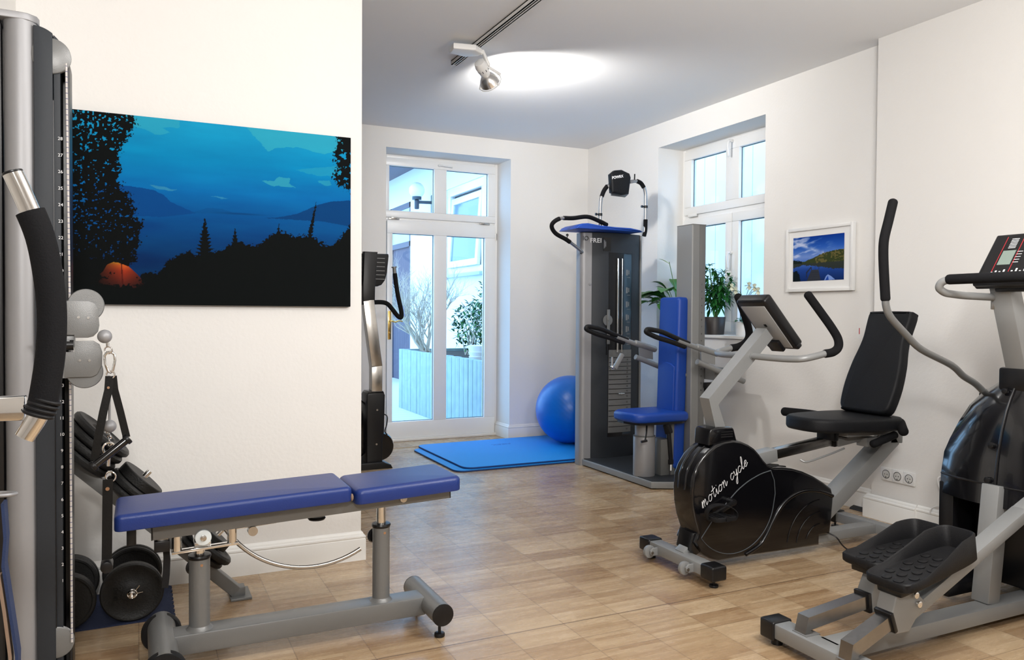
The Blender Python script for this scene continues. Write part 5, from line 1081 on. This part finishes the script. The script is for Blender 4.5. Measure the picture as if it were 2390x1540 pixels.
# ================================================================ PLANTS ON THE SILL
def pot(t, x, y, r, h, z=1.104, m='pot'):
    return obj('pot_body', MB().lathe([(0,.01),(0,r*.86),(h*.98,r),(h,r*.98),(h,r*.90),(h*.88,r*.88),(h*.86,.005)],(x,y,z),(0,0,1),36), m, t)
t = thing('umbrella_plant', (4.40,5.225,1.104), 'bushy umbrella plant in a dark brown pot on the window sill', 'potted plant'); pot(t,4.40,5.225,.095,.15)
rs = random.Random(5); st_ = MB(); lf = MB()
for i in range(9):
    a = rs.uniform(0,6.28); top = Vector((4.40+rs.uniform(-.07,.07),5.20+rs.uniform(-.13,.13),rs.uniform(1.42,1.66))); st_.tube([(4.40+rs.uniform(-.02,.02),5.22+rs.uniform(-.02,.02),1.23),tuple((Vector((4.4,5.22,1.3))+top)/2),tuple(top)],.0045,6)
    for k in range(10):
        base = Vector((4.4,5.22,1.25)).lerp(top,.25+.75*k/9); d = Vector((rs.uniform(-.6,.45),rs.uniform(-1,1),rs.uniform(-.1,.6))).normalized(); hub = base+d*rs.uniform(.05,.10); hub.x = min(hub.x,4.50); st_.tube([tuple(base),tuple(hub)],.0018,5)
        for j in range(6):
            b_ = j*1.047+rs.uniform(-.2,.2); side = d.cross(Vector((0,0,1))).normalized(); u_ = side.cross(d); leaf(lf,hub,side*math.cos(b_)+u_*math.sin(b_)+d*.7-Vector((.25,0,0))*(hub.x > 4.46),rs.uniform(.045,.075),.38,.35)
obj('stem', st_, 'stem', t); obj('leaves', lf, 'leafd', t)
t = thing('peace_lily', (4.36,5.66,1.104), 'peace lily with broad leaves and one pale bloom behind the blue backrest', 'potted plant'); pot(t,4.36,5.66,.09,.14)
lf = MB(); st_ = MB(); bl = MB()
for i in range(34):
    a = rs.uniform(0,6.28); d = Vector((math.cos(a)*.9-.25,math.sin(a)*.75-.1,rs.uniform(.45,1.5))).normalized(); p0 = Vector((4.36,5.66,1.24)); p1 = p0+d*rs.uniform(.14,.34); p1.x = min(p1.x,4.42); p1.y = min(p1.y, 5.74)
    st_.tube([tuple(p0),tuple((p0+p1)/2+Vector((0,0,.02))),tuple(p1)],.0028,5); leaf(lf,p1,Vector((d.x*.9-.3*(p1.x > 4.36),min(d.y,.12 if p1.x > 4.2 else 1),.25)),rs.uniform(.17,.27),.58,.45,6)
st_.tube([(4.36,5.66,1.24),(4.32,5.66,1.50),(4.27,5.68,1.74)],.003,6); leaf(bl,(4.27,5.68,1.72),(-.3,.35,.35),.12,.4,.2,6)
obj('stem', st_, 'stem', t); obj('leaves', lf, 'leaf', t); obj('bloom', bl, 'leafy', t)
t = thing('orchid', (4.42,4.86,1.104), 'small orchid with cream blooms at the right end of the sill', 'potted plant'); pot(t,4.42,4.90,.06,.11,m='wht')
st_ = MB(); bl = MB(); lf = MB()
for i,(y,z) in enumerate(((5.00,1.50),(4.955,1.47),(4.80,1.505),(4.74,1.49),(4.70,1.46))):
    st_.tube(smooth_path([(4.42,4.90,1.2),(4.42,4.88,1.36),(4.41,(4.88+y)/2,1.45),(4.40,y,z)],4),.0022,5)
    for k in range(6):
        a = k*1.047; leaf(bl,(4.39,y,z),(-.35,math.cos(a),math.sin(a)),.042,.75,.1)
for i in range(5): a = rs.uniform(0,6.28); leaf(lf,(4.42,4.90,1.21),(math.cos(a)*.5-.3,math.sin(a),.5),.14,.35,.5,5)
obj('stem', st_, 'stem', t); obj('leaves', lf, 'leafd', t); obj('blooms', bl, 'petal', t)

# ================================================================ WALL SMALL THINGS
for k, lb in enumerate(('white wall socket at the left of the row of three','white wall socket in the middle of the row of three','white wall socket at the right of the row of three, by the frame edge')):
    yc = 3.345-k*.0795; zc = .292
    t = thing('wall_socket', (4.19,yc,zc), lb, 'socket', 'row of wall sockets')
    obj('cover_plate', B((4.178,yc-.0392,zc-.040),(4.189,yc+.0392,zc+.040),bev=.003), 'wht', t)
    obj('socket_well', MB().lathe([(.0,.027),(0,.0235),(.010,.022),(.010,.001)],(4.1775,yc,zc),(1,0,0),32), 'wht', t)
    obj('socket_face', MB().cyl((4.1765,yc,zc),(4.1785,yc,zc),.0215,30), mat('recess_plastic', (.60,.60,.58), .5), t)
    obj('contact_hole', MB().cyl((4.1755,yc-.0085,zc),(4.178,yc-.0085,zc),.0028,12), 'dprint', t); obj('contact_hole', MB().cyl((4.1755,yc+.0085,zc),(4.178,yc+.0085,zc),.0028,12), 'dprint', t)
    obj('earth_clip', MB().box((4.1755,yc-.003,zc-.021),(4.178,yc+.003,zc-.015)), 'dprint', t, smooth=False)
obj('wall_cable', MB().tube(smooth_path([(4.188,2.985,.345),(4.170,2.99,.335),(4.165,2.985,.30),(4.172,2.965,.25),(4.172,2.945,.225),(4.168,2.97,.185),(4.165,3.02,.155),(4.163,3.035,.118)],5),.0045,8), 'wht', None, label='short white cable end coming out of the right wall', cat='cable', org=(4.188,2.985,.345))
obj('door_wedge', MB().prism([(4.225,.0),(4.265,.0),(4.265,.022),(4.235,.012)],3.50,3.66,'xz',bev=.002), 'black', None, label='flat black strip on the floor against the right baseboard', cat='floor strip', org=(4.25,3.58,0))
t = thing('wall_sticker', (4.289,3.66,1.16), 'tiny printed paper sticker on the right wall beside the black backrest', 'sticker')
obj('paper', B((4.2885,3.645,1.12),(4.2898,3.672,1.20)), 'wht', t, smooth=False); obj('print_mark', B((4.2880,3.650,1.15),(4.2886,3.656,1.19)), 'red', t, smooth=False)
